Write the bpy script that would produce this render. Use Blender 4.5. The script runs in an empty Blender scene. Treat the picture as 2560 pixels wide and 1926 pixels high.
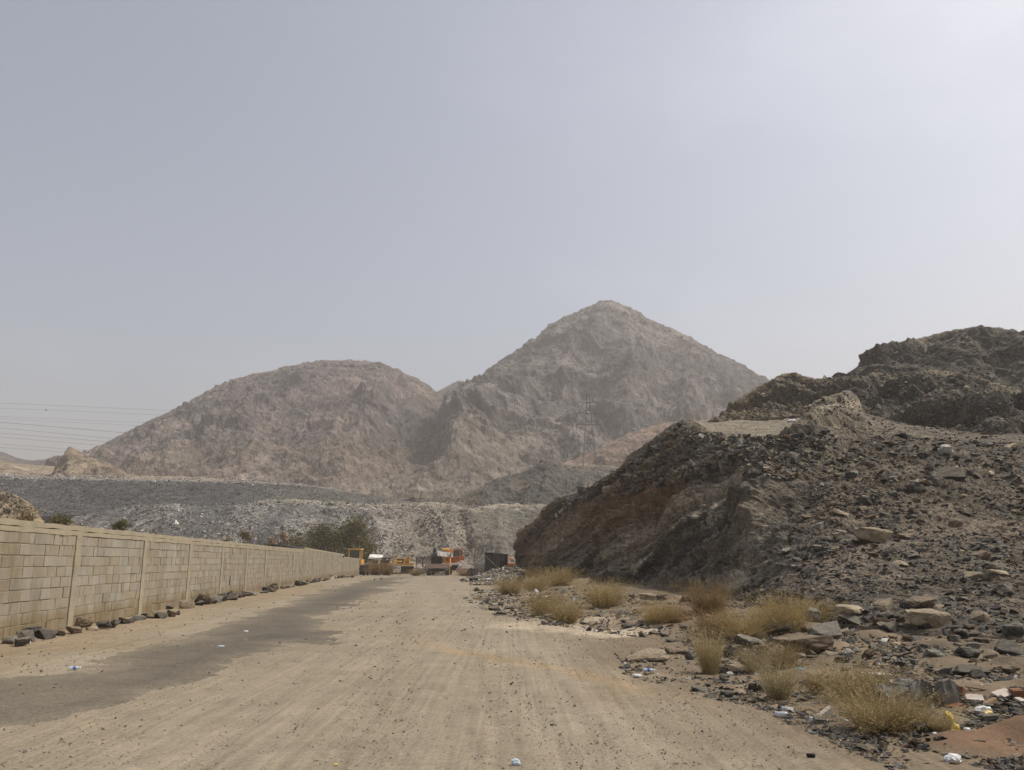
import bpy, bmesh, math, random
import numpy as np
from mathutils import Vector, Matrix, Euler
from mathutils.bvhtree import BVHTree
from mathutils.geometry import delaunay_2d_cdt

# ------------------------------------------------------------------ camera, sky, sun, exposure
SC = bpy.context.scene
COL = SC.collection
CAM_H = 1.36
FPX, CX, CY, HORIZON = 2000.0, 1280.0, 963.0, 1404.0
PITCH = math.atan((HORIZON - CY) / FPX)
cam_data = bpy.data.cameras.new("camera")
cam_data.sensor_fit = 'HORIZONTAL'
cam_data.angle = 2 * math.atan(1280.0 / FPX)
cam_data.clip_start = 0.05
cam_data.clip_end = 8000
cam = bpy.data.objects.new("camera", cam_data)
cam.location = (0, 0, CAM_H)
cam.rotation_euler = (math.radians(90) + PITCH, 0, 0)
COL.objects.link(cam)
SC.camera = cam

SUN_AZ, SUN_EL = math.radians(84), math.radians(55)      # azimuth from +Y towards +X
world = bpy.data.worlds.new("World")
SC.world = world
world.use_nodes = True
wn, wl = world.node_tree.nodes, world.node_tree.links
bg = wn["Background"]
sky = wn.new("ShaderNodeTexSky")
sky.sky_type = 'NISHITA'
sky.sun_disc = False
sky.sun_elevation = SUN_EL
sky.sun_rotation = SUN_AZ
sky.altitude = 300
sky.air_density = 1.0
sky.dust_density = 5.0
sky.ozone_density = 1.6
hs = wn.new("ShaderNodeHueSaturation")
hs.inputs['Saturation'].default_value = 0.58
wl.new(sky.outputs[0], hs.inputs['Color'])
wc = wn.new("ShaderNodeTexCoord"); wno = wn.new("ShaderNodeTexNoise")      # thin uneven veil of high cloud
wno.inputs['Scale'].default_value = 2.6; wno.inputs['Detail'].default_value = 5; wno.inputs['Roughness'].default_value = 0.55
wmp = wn.new("ShaderNodeMapping"); wmp.inputs['Scale'].default_value = (1, 1, 2.2); wmp.inputs['Location'].default_value = (0.35, 0.2, 0.1)
wl.new(wc.outputs['Generated'], wmp.inputs['Vector']); wl.new(wmp.outputs[0], wno.inputs['Vector'])
wr = wn.new("ShaderNodeValToRGB"); wr.color_ramp.elements[0].position = 0.52; wr.color_ramp.elements[0].color = (1, 1, 1, 1)
wr.color_ramp.elements[1].position = 0.75; wr.color_ramp.elements[1].color = (1.12, 1.10, 1.08, 1)
wl.new(wno.outputs['Fac'], wr.inputs['Fac'])
wm = wn.new("ShaderNodeMix"); wm.data_type = 'RGBA'; wm.blend_type = 'MULTIPLY'; wm.inputs[0].default_value = 1.0
wl.new(hs.outputs[0], wm.inputs[6]); wl.new(wr.outputs[0], wm.inputs[7])
wl.new(wm.outputs[2], bg.inputs['Color'])
bg.inputs['Strength'].default_value = 0.145

sun_data = bpy.data.lights.new("sun", 'SUN')
sun_data.energy = 3.0
sun_data.angle = math.radians(1.5)
sun_data.color = (1.0, 0.93, 0.83)
sun = bpy.data.objects.new("sun", sun_data)
SUN_DIR = Vector((math.sin(SUN_AZ) * math.cos(SUN_EL), math.cos(SUN_AZ) * math.cos(SUN_EL), math.sin(SUN_EL)))
sun.rotation_euler = SUN_DIR.to_track_quat('Z', 'Y').to_euler()
sun.location = (30, 10, 60)
COL.objects.link(sun)

SC.view_settings.view_transform = 'Standard'
SC.view_settings.look = 'None'
SC.view_settings.exposure = 0.22
SC.view_settings.gamma = 1.0
SC.render.engine = 'CYCLES'
SC.cycles.max_bounces = 4
SC.cycles.diffuse_bounces = 2
SC.cycles.volume_bounces = 1
SC.cycles.transparent_max_bounces = 8
SC.cycles.use_denoising = True
SC.cycles.use_adaptive_sampling = True

random.seed(7)
RNG = np.random.default_rng(11)

# ------------------------------------------------------------------ pixels of the photograph <-> the place
CP, SP = math.cos(PITCH), math.sin(PITCH)
def ray(px, py):
    a, u = (px - CX) / FPX, (CY - py) / FPX
    return Vector((a, CP - u * SP, SP + u * CP))
def at(px, py, Y):
    d = ray(px, py)
    return Vector((0, 0, CAM_H)) + d * (Y / d.y)
def project(P):
    P = np.asarray(P, float)
    x, y, z = P[..., 0], P[..., 1], P[..., 2] - CAM_H
    f, u = y * CP + z * SP, -y * SP + z * CP
    f = np.maximum(f, 0.1)
    return CX + FPX * x / f, CY - FPX * u / f

# ------------------------------------------------------------------ noise on arrays
def _hash(ix, iy, iz, seed):
    h = (ix.astype(np.int64) * 374761393 + iy.astype(np.int64) * 668265263 + iz.astype(np.int64) * 1440662683 + seed * 974634777) & 0xFFFFFFFF
    h = ((h ^ (h >> 13)) * 1274126177) & 0xFFFFFFFF
    h = ((h ^ (h >> 16)) * 2246822519) & 0xFFFFFFFF
    return ((h ^ (h >> 15)) & 0xFFFFFF) / float(0xFFFFFF)
def vnoise(P, seed=0):
    i = np.floor(P).astype(np.int64)
    f = P - i
    w = f * f * f * (f * (f * 6 - 15) + 10)
    r = 0
    for dx in (0, 1):
        wx = w[..., 0] if dx else 1 - w[..., 0]
        for dy in (0, 1):
            wy = w[..., 1] if dy else 1 - w[..., 1]
            for dz in (0, 1):
                wz = w[..., 2] if dz else 1 - w[..., 2]
                r = r + wx * wy * wz * _hash(i[..., 0] + dx, i[..., 1] + dy, i[..., 2] + dz, seed)
    return r * 2 - 1
def fbm(P, octaves=4, gain=0.5, seed=0):
    a, s, r = 1.0, 1.0, 0
    for o in range(octaves):
        r = r + a * vnoise(P * s + 17.3 * o, seed + o)
        a *= gain; s *= 2.03
    return r
def ridged(P, octaves=4, gain=0.5, seed=0):
    a, s, r = 1.0, 1.0, 0
    for o in range(octaves):
        r = r + a * (1 - 2 * np.abs(vnoise(P * s + 11.7 * o, seed + o)))
        a *= gain; s *= 2.07
    return r
def cells(P, seed=0):
    """distance to the nearest and second-nearest feature point, and a random value per cell"""
    i = np.floor(P).astype(np.int64)
    f = P - i
    d1 = np.full(P.shape[:-1], 9.0); d2 = d1.copy(); idv = np.zeros(P.shape[:-1])
    for dx in (-1, 0, 1):
        for dy in (-1, 0, 1):
            for dz in (-1, 0, 1):
                cx, cy, cz = i[..., 0] + dx, i[..., 1] + dy, i[..., 2] + dz
                d = (dx + _hash(cx, cy, cz, seed) - f[..., 0]) ** 2 + (dy + _hash(cx, cy, cz, seed + 1) - f[..., 1]) ** 2 + (dz + _hash(cx, cy, cz, seed + 2) - f[..., 2]) ** 2
                nearer = d < d1
                d2 = np.where(nearer, d1, np.minimum(d2, d))
                idv = np.where(nearer, _hash(cx, cy, cz, seed + 3), idv)
                d1 = np.where(nearer, d, d1)
    return np.sqrt(d1), np.sqrt(d2), idv
def sstep(a, b, x):
    t = np.clip((np.asarray(x, float) - a) / (b - a), 0, 1)
    return t * t * (3 - 2 * t)
def mix(a, b, t):
    t = np.asarray(t)[..., None]
    return np.asarray(a, float) * (1 - t) + np.asarray(b, float) * t

# ------------------------------------------------------------------ objects
def link(o, parent=None):
    COL.objects.link(o)
    if parent is not None:
        o.parent = parent
    return o
def tag(o, label=None, cat=None, group=None, kind=None):
    if label: o["label"] = label
    if cat: o["category"] = cat
    if group: o["group"] = group
    if kind: o["kind"] = kind
    return o
def empty(name, loc=(0, 0, 0), rz=0.0):
    o = bpy.data.objects.new(name, None)
    o.empty_display_size = 0.2
    o.location = loc
    o.rotation_euler = (0, 0, rz)
    return link(o)
def raw_mesh(name, V, F, mat=None, colour=None, smooth=False):
    """V (n,3); F (m,k) with every face of the same size k"""
    V = np.asarray(V, np.float32); F = np.asarray(F, np.int32)
    me = bpy.data.meshes.new(name)
    k = F.shape[1]
    me.vertices.add(len(V)); me.vertices.foreach_set("co", V.ravel())
    me.loops.add(F.size); me.loops.foreach_set("vertex_index", F.ravel())
    me.polygons.add(len(F)); me.polygons.foreach_set("loop_start", np.arange(0, F.size, k, dtype=np.int32))
    me.polygons.foreach_set("use_smooth", np.full(len(F), smooth))
    me.update(calc_edges=True)
    if colour is not None:
        ca = me.color_attributes.new("soil", 'FLOAT_COLOR', 'POINT')
        rgba = np.ones((len(V), 4), np.float32); rgba[:, :3] = colour
        ca.data.foreach_set("color", rgba.ravel())
    if mat: me.materials.append(mat)
    return me
def grid_faces(nv, nu):
    i = (np.arange(nv - 1)[:, None] * nu + np.arange(nu - 1)[None, :]).ravel()
    return np.stack([i, i + 1, i + nu + 1, i + nu], 1)
def mesh_object(name, me, parent=None):
    return link(bpy.data.objects.new(name, me), parent)

class Shape:
    """collects boxes, tubes and lathes, then becomes one mesh object"""
    def __init__(self): self.bm = bmesh.new()
    def box(self, c, s, rot=None, bevel=0.0, taper=None):
        vs = []
        for sx in (-.5, .5):
            for sy in (-.5, .5):
                for sz in (-.5, .5):
                    k = 1.0 if (taper is None or sz < 0) else taper
                    v = Vector((sx * s[0] * k, sy * s[1] * k, sz * s[2]))
                    if rot is not None: v = rot @ v
                    vs.append(self.bm.verts.new(v + Vector(c)))
        fs = []
        for f in ((0, 1, 3, 2), (4, 6, 7, 5), (0, 4, 5, 1), (2, 3, 7, 6), (0, 2, 6, 4), (1, 5, 7, 3)):
            fs.append(self.bm.faces.new([vs[i] for i in f]))
        if bevel:
            es = list({e for f in fs for e in f.edges})
            bmesh.ops.bevel(self.bm, geom=es, offset=bevel, segments=2, affect='EDGES', profile=0.6)
        return self
    def prism(self, pts, axis, lo, hi):
        """polygon pts (2D) extruded along axis 'x','y' or 'z' from lo to hi"""
        def p3(p, h):
            return {'x': (h, p[0], p[1]), 'y': (p[0], h, p[1]), 'z': (p[0], p[1], h)}[axis]
        a = [self.bm.verts.new(p3(p, lo)) for p in pts]
        b = [self.bm.verts.new(p3(p, hi)) for p in pts]
        self.bm.faces.new(a); self.bm.faces.new(b[::-1])
        for i in range(len(pts)):
            j = (i + 1) % len(pts)
            self.bm.faces.new((a[j], a[i], b[i], b[j]))
        return self
    def tube(self, pts, r, seg=8, r2=None, cap=True):
        pts = [Vector(p) for p in pts]
        rings = []
        n = len(pts)
        for i, p in enumerate(pts):
            d = (pts[min(i + 1, n - 1)] - pts[max(i - 1, 0)]).normalized()
            q = d.to_track_quat('Z', 'Y')
            rr = r if r2 is None else r + (r2 - r) * i / max(1, n - 1)
            rings.append([self.bm.verts.new(p + q @ Vector((rr * math.cos(2 * math.pi * k / seg), rr * math.sin(2 * math.pi * k / seg), 0))) for k in range(seg)])
        for a, b in zip(rings, rings[1:]):
            for k in range(seg):
                self.bm.faces.new((a[k], a[(k + 1) % seg], b[(k + 1) % seg], b[k]))
        if cap and seg > 2:
            self.bm.faces.new(rings[0][::-1]); self.bm.faces.new(rings[-1])
        return self
    def lathe(self, prof, c=(0, 0, 0), axis='z', seg=16):
        """prof: list of (radius, height)"""
        rings = []
        for r, h in prof:
            ring = []
            for k in range(seg):
                a = 2 * math.pi * k / seg
                v = {'z': (r * math.cos(a), r * math.sin(a), h), 'x': (h, r * math.cos(a), r * math.sin(a)), 'y': (r * math.cos(a), h, r * math.sin(a))}[axis]
                ring.append(self.bm.verts.new(Vector(v) + Vector(c)))
            rings.append(ring)
        for a, b in zip(rings, rings[1:]):
            for k in range(seg):
                self.bm.faces.new((a[k], a[(k + 1) % seg], b[(k + 1) % seg], b[k]))
        self.bm.faces.new(rings[0][::-1]); self.bm.faces.new(rings[-1])
        return self
    def build(self, name, mat, parent=None, smooth=False):
        bmesh.ops.recalc_face_normals(self.bm, faces=self.bm.faces)
        me = bpy.data.meshes.new(name)
        self.bm.to_mesh(me); self.bm.free()
        if smooth:
            me.polygons.foreach_set("use_smooth", [True] * len(me.polygons))
        if mat: me.materials.append(mat)
        return mesh_object(name, me, parent)

# ------------------------------------------------------------------ materials
def new_mat(name):
    m = bpy.data.materials.new(name); m.use_nodes = True
    nt = m.node_tree
    return m, nt.nodes, nt.links, nt.nodes["Principled BSDF"]
def _noise(N, L, co, scale, detail=6, rough=0.6, stretch=None):
    n = N.new("ShaderNodeTexNoise"); n.inputs['Scale'].default_value = scale
    n.inputs['Detail'].default_value = detail; n.inputs['Roughness'].default_value = rough
    if stretch:
        mp = N.new("ShaderNodeMapping"); mp.inputs['Scale'].default_value = stretch
        L.new(co, mp.inputs['Vector']); co = mp.outputs[0]
    L.new(co, n.inputs['Vector'])
    return n.outputs['Fac']
def _ramp(N, L, fac, stops):
    r = N.new("ShaderNodeValToRGB")
    e = r.color_ramp.elements
    e[0].position, e[0].color = stops[0][0], (*stops[0][1], 1)
    e[1].position, e[1].color = stops[-1][0], (*stops[-1][1], 1)
    for p, c in stops[1:-1]:
        x = e.new(p); x.color = (*c, 1)
    L.new(fac, r.inputs['Fac'])
    return r.outputs['Color']
def _mul(N, L, a, b, fac=1.0, mode='MULTIPLY'):
    m = N.new("ShaderNodeMix"); m.data_type = 'RGBA'; m.blend_type = mode
    m.inputs[0].default_value = fac
    if hasattr(a, 'links'): L.new(a, m.inputs[6])
    else: m.inputs[6].default_value = (*a, 1)
    if hasattr(b, 'links'): L.new(b, m.inputs[7])
    else: m.inputs[7].default_value = (*b, 1)
    return m.outputs[2]
def grey(v): return (v, v, v)
def terrain_mat(name, scales, bump=0.5, bump_scale=3.0, bump_dist=0.1, contrast=0.35, rough=0.95, stretch=None, speck=None, speck_amount=1.0, tracks=0.0):
    """the mesh's own soil colour, broken up by noises of several sizes (metres)"""
    m, N, L, B = new_mat(name)
    tc = N.new("ShaderNodeTexCoord"); co = tc.outputs['Object']
    at_ = N.new("ShaderNodeAttribute"); at_.attribute_name = "soil"
    c = at_.outputs['Color']
    for s in scales:
        f = _noise(N, L, co, s, 5, 0.65, stretch)
        c = _mul(N, L, c, _ramp(N, L, f, [(0.28, grey(1 - contrast)), (0.5, grey(1.0)), (0.75, grey(1 + contrast))]))
    if tracks:                                           # wheel marks: fine lines that run up the road
        mp = N.new("ShaderNodeMapping"); mp.inputs['Rotation'].default_value = (0, 0, -0.135); mp.inputs['Scale'].default_value = (16, 0.22, 1)
        L.new(co, mp.inputs['Vector'])
        tn = N.new("ShaderNodeTexNoise"); tn.inputs['Scale'].default_value = 1.0; tn.inputs['Detail'].default_value = 4; tn.inputs['Roughness'].default_value = 0.6
        L.new(mp.outputs[0], tn.inputs['Vector'])
        c = _mul(N, L, c, _ramp(N, L, tn.outputs['Fac'], [(0.3, grey(1 - tracks)), (0.5, grey(1.0)), (0.7, grey(1 + tracks))]))
    if speck:
        v = N.new("ShaderNodeTexVoronoi"); v.inputs['Scale'].default_value = speck
        L.new(co, v.inputs['Vector'])
        c = _mul(N, L, c, _ramp(N, L, v.outputs['Color'], [(0.05, grey(1 - 0.38 * speck_amount)), (0.5, grey(1.0)), (0.95, grey(1 + 0.3 * speck_amount))]))
    L.new(c, B.inputs['Base Color'])
    B.inputs['Roughness'].default_value = rough
    B.inputs['Specular IOR Level'].default_value = 0.145
    bp = N.new("ShaderNodeBump"); bp.inputs['Strength'].default_value = bump; bp.inputs['Distance'].default_value = bump_dist
    L.new(_noise(N, L, co, bump_scale, 9, 0.7, stretch), bp.inputs['Height'])
    L.new(bp.outputs[0], B.inputs['Normal'])
    return m
def rock_mat(name, stops, tint='obj', scale=4.0, bump=0.9, bump_dist=0.05, spread=0.45, rough=0.9, dust=None):
    """stone: noise ramp, each stone its own tone; dust is a pale film that lies on upward faces"""
    m, N, L, B = new_mat(name)
    tc = N.new("ShaderNodeTexCoord"); co = tc.outputs['Object']
    f = _noise(N, L, co, scale, 7, 0.68)
    c = _ramp(N, L, f, stops)
    if tint == 'obj':
        oi = N.new("ShaderNodeObjectInfo")
        c = _mul(N, L, c, _ramp(N, L, oi.outputs['Random'], [(0, grey(1 - spread)), (1, grey(1 + spread))]))
    elif tint == 'attr':
        a = N.new("ShaderNodeAttribute"); a.attribute_name = "soil"
        c = _mul(N, L, c, a.outputs['Color'])
    if dust:
        g = N.new("ShaderNodeNewGeometry"); sx = N.new("ShaderNodeSeparateXYZ")
        L.new(g.outputs['Normal'], sx.inputs[0])
        mr = N.new("ShaderNodeMapRange"); mr.inputs[1].default_value = 0.45; mr.inputs[2].default_value = 1.0; mr.inputs[4].default_value = 0.55
        L.new(sx.outputs['Z'], mr.inputs[0])
        mm = N.new("ShaderNodeMix"); mm.data_type = 'RGBA'
        L.new(mr.outputs[0], mm.inputs[0]); L.new(c, mm.inputs[6]); mm.inputs[7].default_value = (*dust, 1)
        c = mm.outputs[2]
    L.new(c, B.inputs['Base Color'])
    B.inputs['Roughness'].default_value = rough
    B.inputs['Specular IOR Level'].default_value = 0.2
    bp = N.new("ShaderNodeBump"); bp.inputs['Strength'].default_value = bump; bp.inputs['Distance'].default_value = bump_dist
    L.new(_noise(N, L, co, scale * 3, 10, 0.78), bp.inputs['Height'])
    L.new(bp.outputs[0], B.inputs['Normal'])
    return m
def paint(name, col, rough=0.6, metal=0.0, wear=None, scale=3.0, amount=0.5, alpha=1.0, spec=0.4):
    m, N, L, B = new_mat(name)
    B.inputs['Roughness'].default_value = rough; B.inputs['Metallic'].default_value = metal
    B.inputs['Specular IOR Level'].default_value = spec
    tc = N.new("ShaderNodeTexCoord")
    f = _noise(N, L, tc.outputs['Object'], scale, 7, 0.7)
    w = wear or tuple(x * 0.7 for x in col)
    c = _ramp(N, L, f, [(0.30 + 0.2 * (1 - amount), w), (0.55 + 0.1 * (1 - amount), col), (0.8, tuple(min(1, x * 1.12) for x in col))])
    L.new(c, B.inputs['Base Color'])
    if alpha < 1: B.inputs['Alpha'].default_value = alpha
    return m

# ================================================================== the setting: ground and hills
DIRT, BROWN, PALE_DIRT = (0.228, 0.190, 0.134), (0.160, 0.124, 0.082), (0.285, 0.242, 0.178)
ASPHALT, RUST_SOIL = (0.092, 0.082, 0.066), (0.27, 0.16, 0.08)
def berm_edge(y):
    return 2.55 - 0.085 * (np.minimum(y, 62) - 5) + 0.5 * np.sin(y * 0.55) * sstep(6, 14, y)
def gz(x, y):
    x = np.asarray(x, float); y = np.asarray(y, float)
    z = -0.33 * sstep(62, 100, y) * sstep(260, 120, y)
    d = x - berm_edge(y)
    z = z + 0.20 * sstep(0.2, 3.5, d) * sstep(75, 40, y)
    P = np.stack([x * 0.3, y * 0.3, x * 0], -1)
    z = z + (0.025 + 0.05 * sstep(0, 2, d)) * fbm(P, 3, 0.5, 5) * sstep(2, 6, y)
    z = z + 0.62 * np.exp(-(((x + 1.3) / 1.7) ** 2 + ((y - 60) / 3.2) ** 2))       # rubble heap
    z = z + 0.62 * np.exp(-(((x - 0.4) / 1.5) ** 2 + ((y - 62) / 3.5) ** 2))
    return z
def gp(px, py):
    """where the line of sight through a pixel meets the ground"""
    d = ray(px, py); z = 0.0
    for _ in range(8):
        t = (z - CAM_H) / d.z
        z = 0.5 * z + 0.5 * float(gz(d.x * t, d.y * t))
    if 1120 < px < 1360 and py < 1475:
        q = gp_many([px], [py])[0]; return Vector(q)
    return Vector((d.x * t, d.y * t, float(gz(d.x * t, d.y * t))))

def gp_many(px, py):
    px, py = np.asarray(px, float), np.asarray(py, float)
    a, u = (px - CX) / FPX, (CY - py) / FPX
    dx, dy, dz = a, CP - u * SP, SP + u * CP
    dz = np.minimum(dz, -1e-4)
    z = np.zeros(len(px))
    for _ in range(10):
        t = (z - CAM_H) / dz
        z = 0.5 * z + 0.5 * gz(dx * t, dy * t)
    t = (z - CAM_H) / dz
    R = np.stack([dx * t, dy * t, z], -1)
    m = (px > 1120) & (px < 1360) & (py < 1475)          # the heap rises into the line of sight: march to it
    if m.any():
        yy = np.linspace(48, 90, 120)[None, :]
        tt = yy / dy[m][:, None]
        zr = CAM_H + dz[m][:, None] * tt; zg = gz(dx[m][:, None] * tt, yy + 0 * tt)
        below = zr < zg
        k = np.where(below.any(1), below.argmax(1), 119)
        r = np.arange(len(k))
        R[m] = np.stack([(dx[m][:, None] * tt)[r, k], yy[0, k], zg[r, k]], -1)
    return R
def cr(A, n, counts=None):
    """Catmull-Rom along the first axis"""
    k = len(A)
    if counts is None:
        t = np.linspace(0, k - 1, n)
    else:
        t = np.concatenate([np.linspace(i, i + 1, c, endpoint=False) for i, c in enumerate(counts)] + [[k - 1]])
    i = np.minimum(t.astype(int), k - 2); f = (t - i)
    sh = (len(t),) + (1,) * (A.ndim - 1); f = f.reshape(sh)
    p0, p1, p2, p3 = A[np.maximum(i - 1, 0)], A[i], A[i + 1], A[np.minimum(i + 2, k - 1)]
    return 0.5 * (2 * p1 + (p2 - p0) * f + (2 * p0 - 5 * p1 + 4 * p2 - p3) * f ** 2 + (3 * p1 - p0 - 3 * p2 + p3) * f ** 3)
def rows_to_grid(rows, nu, counts):
    R = []
    for row in rows:
        pts = np.array([tuple(at(*p)) if len(p) == 3 else (at(p[0], 1404, p[1]).x, p[1], float(gz(at(p[0], 1404, p[1]).x, p[1])) + p[2]) for p in [q if q[0] != 'g' else (q[1], q[2], q[3], 0) for q in row]])
        R.append(pts)
    R = np.array(R)                                     # rows, cols, 3
    R = np.concatenate([R[i] + (R[i + 1] - R[i]) * np.linspace(0, 1, c, endpoint=False)[:, None, None] for i, c in enumerate(counts)] + [R[-1:]])
    return cr(R.transpose(1, 0, 2), nu).transpose(1, 0, 2)
def normals(P):
    du = np.gradient(P, axis=1); dv = np.gradient(P, axis=0)
    n = np.cross(du, dv)
    n /= np.linalg.norm(n, axis=-1, keepdims=True) + 1e-9
    up = np.mean(n[..., 2]) < 0                          # rows run uphill, so one sign serves the whole sheet
    return -n if up else n
BVH_V, BVH_F, BVH_N = [], [], [0]
def terrain(name, P, colour, mat, step=3, smooth=False):
    nv, nu, _ = P.shape
    me = raw_mesh(name, P.reshape(-1, 3), grid_faces(nv, nu), mat, colour.reshape(-1, 3), smooth)
    o = mesh_object(name, me); o["kind"] = "structure"
    if step:
        iv = np.unique(np.append(np.arange(0, nv, step), nv - 1)); iu = np.unique(np.append(np.arange(0, nu, step), nu - 1))
        Q = P[np.ix_(iv, iu)]
        BVH_V.append(Q.reshape(-1, 3)); BVH_F.append(grid_faces(len(iv), len(iu)) + BVH_N[0]); BVH_N[0] += Q.shape[0] * Q.shape[1]
    return o

# ---- the ground: one sheet, finer towards the camera
M_ground = terrain_mat("packed_dirt", [0.35, 2.2, 30.0], bump=0.5, bump_scale=30.0, bump_dist=0.015, contrast=0.13, speck=55.0, speck_amount=0.45, tracks=0.16)
ys = np.concatenate([[-60, -15, -2], 1.5 * (1900 / 1.5) ** np.linspace(0, 1, 470)])
us = np.linspace(-1, 1, 460)
us = np.sign(us) * np.abs(us) ** 1.15
YY = np.repeat(ys[:, None], len(us), 1)
XX = us[None, :] * (np.abs(YY) * 0.95 + 7)
ZZ = gz(XX, YY)
P2 = np.stack([XX, YY, XX * 0], -1)
dd = XX - berm_edge(YY)
near = sstep(60, 15, YY)
along = XX + 0.1 * YY                                   # wheel ruts run up the road
rut = fbm(np.stack([along * 5.0, YY * 0.10, XX * 0], -1), 4, 0.55, 21)
ZZ = ZZ + near * (0.010 * rut * sstep(0.5, -1.0, dd) + 0.010 * fbm(P2 * 6, 3, 0.5, 9) + sstep(0, 1.5, dd) * 0.055 * fbm(P2 * 1.7, 4, 0.55, 31))
w1 = fbm(P2 * 0.5, 4, 0.55, 41); w2 = fbm(P2 * 2.1, 4, 0.55, 42); w3 = fbm(np.stack([along * 1.4, YY * 0.06, XX * 0], -1), 4, 0.5, 43)
gc = mix(DIRT, PALE_DIRT, np.clip(0.35 + 0.55 * w3 + 0.3 * w1, 0, 1) * 0.55)
gc = mix(gc, BROWN, sstep(-1.5, -0.2, dd + 0.6 * w1) * sstep(40, 25, YY) * 0.9)          # darker strip at the edge of the rubble
gc = mix(gc, mix((0.105, 0.083, 0.056), (0.205, 0.155, 0.10), np.clip(0.5 + 0.6 * w2, 0, 1)), sstep(0.0, 1.2, dd + 0.8 * w2) * sstep(90, 50, YY) * 0.92)
wall_x = -7.3 - 0.113 * YY
gc = mix(gc, (0.235, 0.178, 0.11), sstep(3.2, 0.6, XX - wall_x + 0.9 * w1) * sstep(60, 35, YY) * 0.75)   # browner by the wall foot
band = np.exp(-((YY - 11.6 + 2.0 * XX + 0.5 * w1) / 0.42) ** 2) * sstep(-2.2, -0.8, XX) * sstep(2.2, 0.8, XX)
gc = mix(gc, (0.31, 0.205, 0.09), np.clip(band, 0, 1) * 0.42)                             # ochre spill across the road
patch = sstep(1.15, 0.7, np.hypot((XX - 4.3) / 1.15, (YY - 6.35) / 0.62) + 0.16 * w2)
gc = mix(gc, (0.165, 0.100, 0.060), patch * 0.9)                                           # red-brown earth on the near verge
ZZ = ZZ + 0.06 * patch
pale = sstep(1.2, 0.7, np.hypot((XX - 1.0) / 1.5, (YY - 18.3) / 1.6) + 0.3 * w2) + sstep(1.2, 0.7, np.hypot((XX - 2.0) / 0.9, (YY - 16.2) / 0.8) + 0.3 * w2)
gc = mix(gc, (0.42, 0.345, 0.25), np.clip(pale, 0, 1) * 0.7)
gc = mix(gc, (0.27, 0.235, 0.175), sstep(100, 150, YY))
GP = np.stack([XX, YY, ZZ], -1)
terrain("ground", GP, gc, M_ground, step=0, smooth=True)

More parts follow.
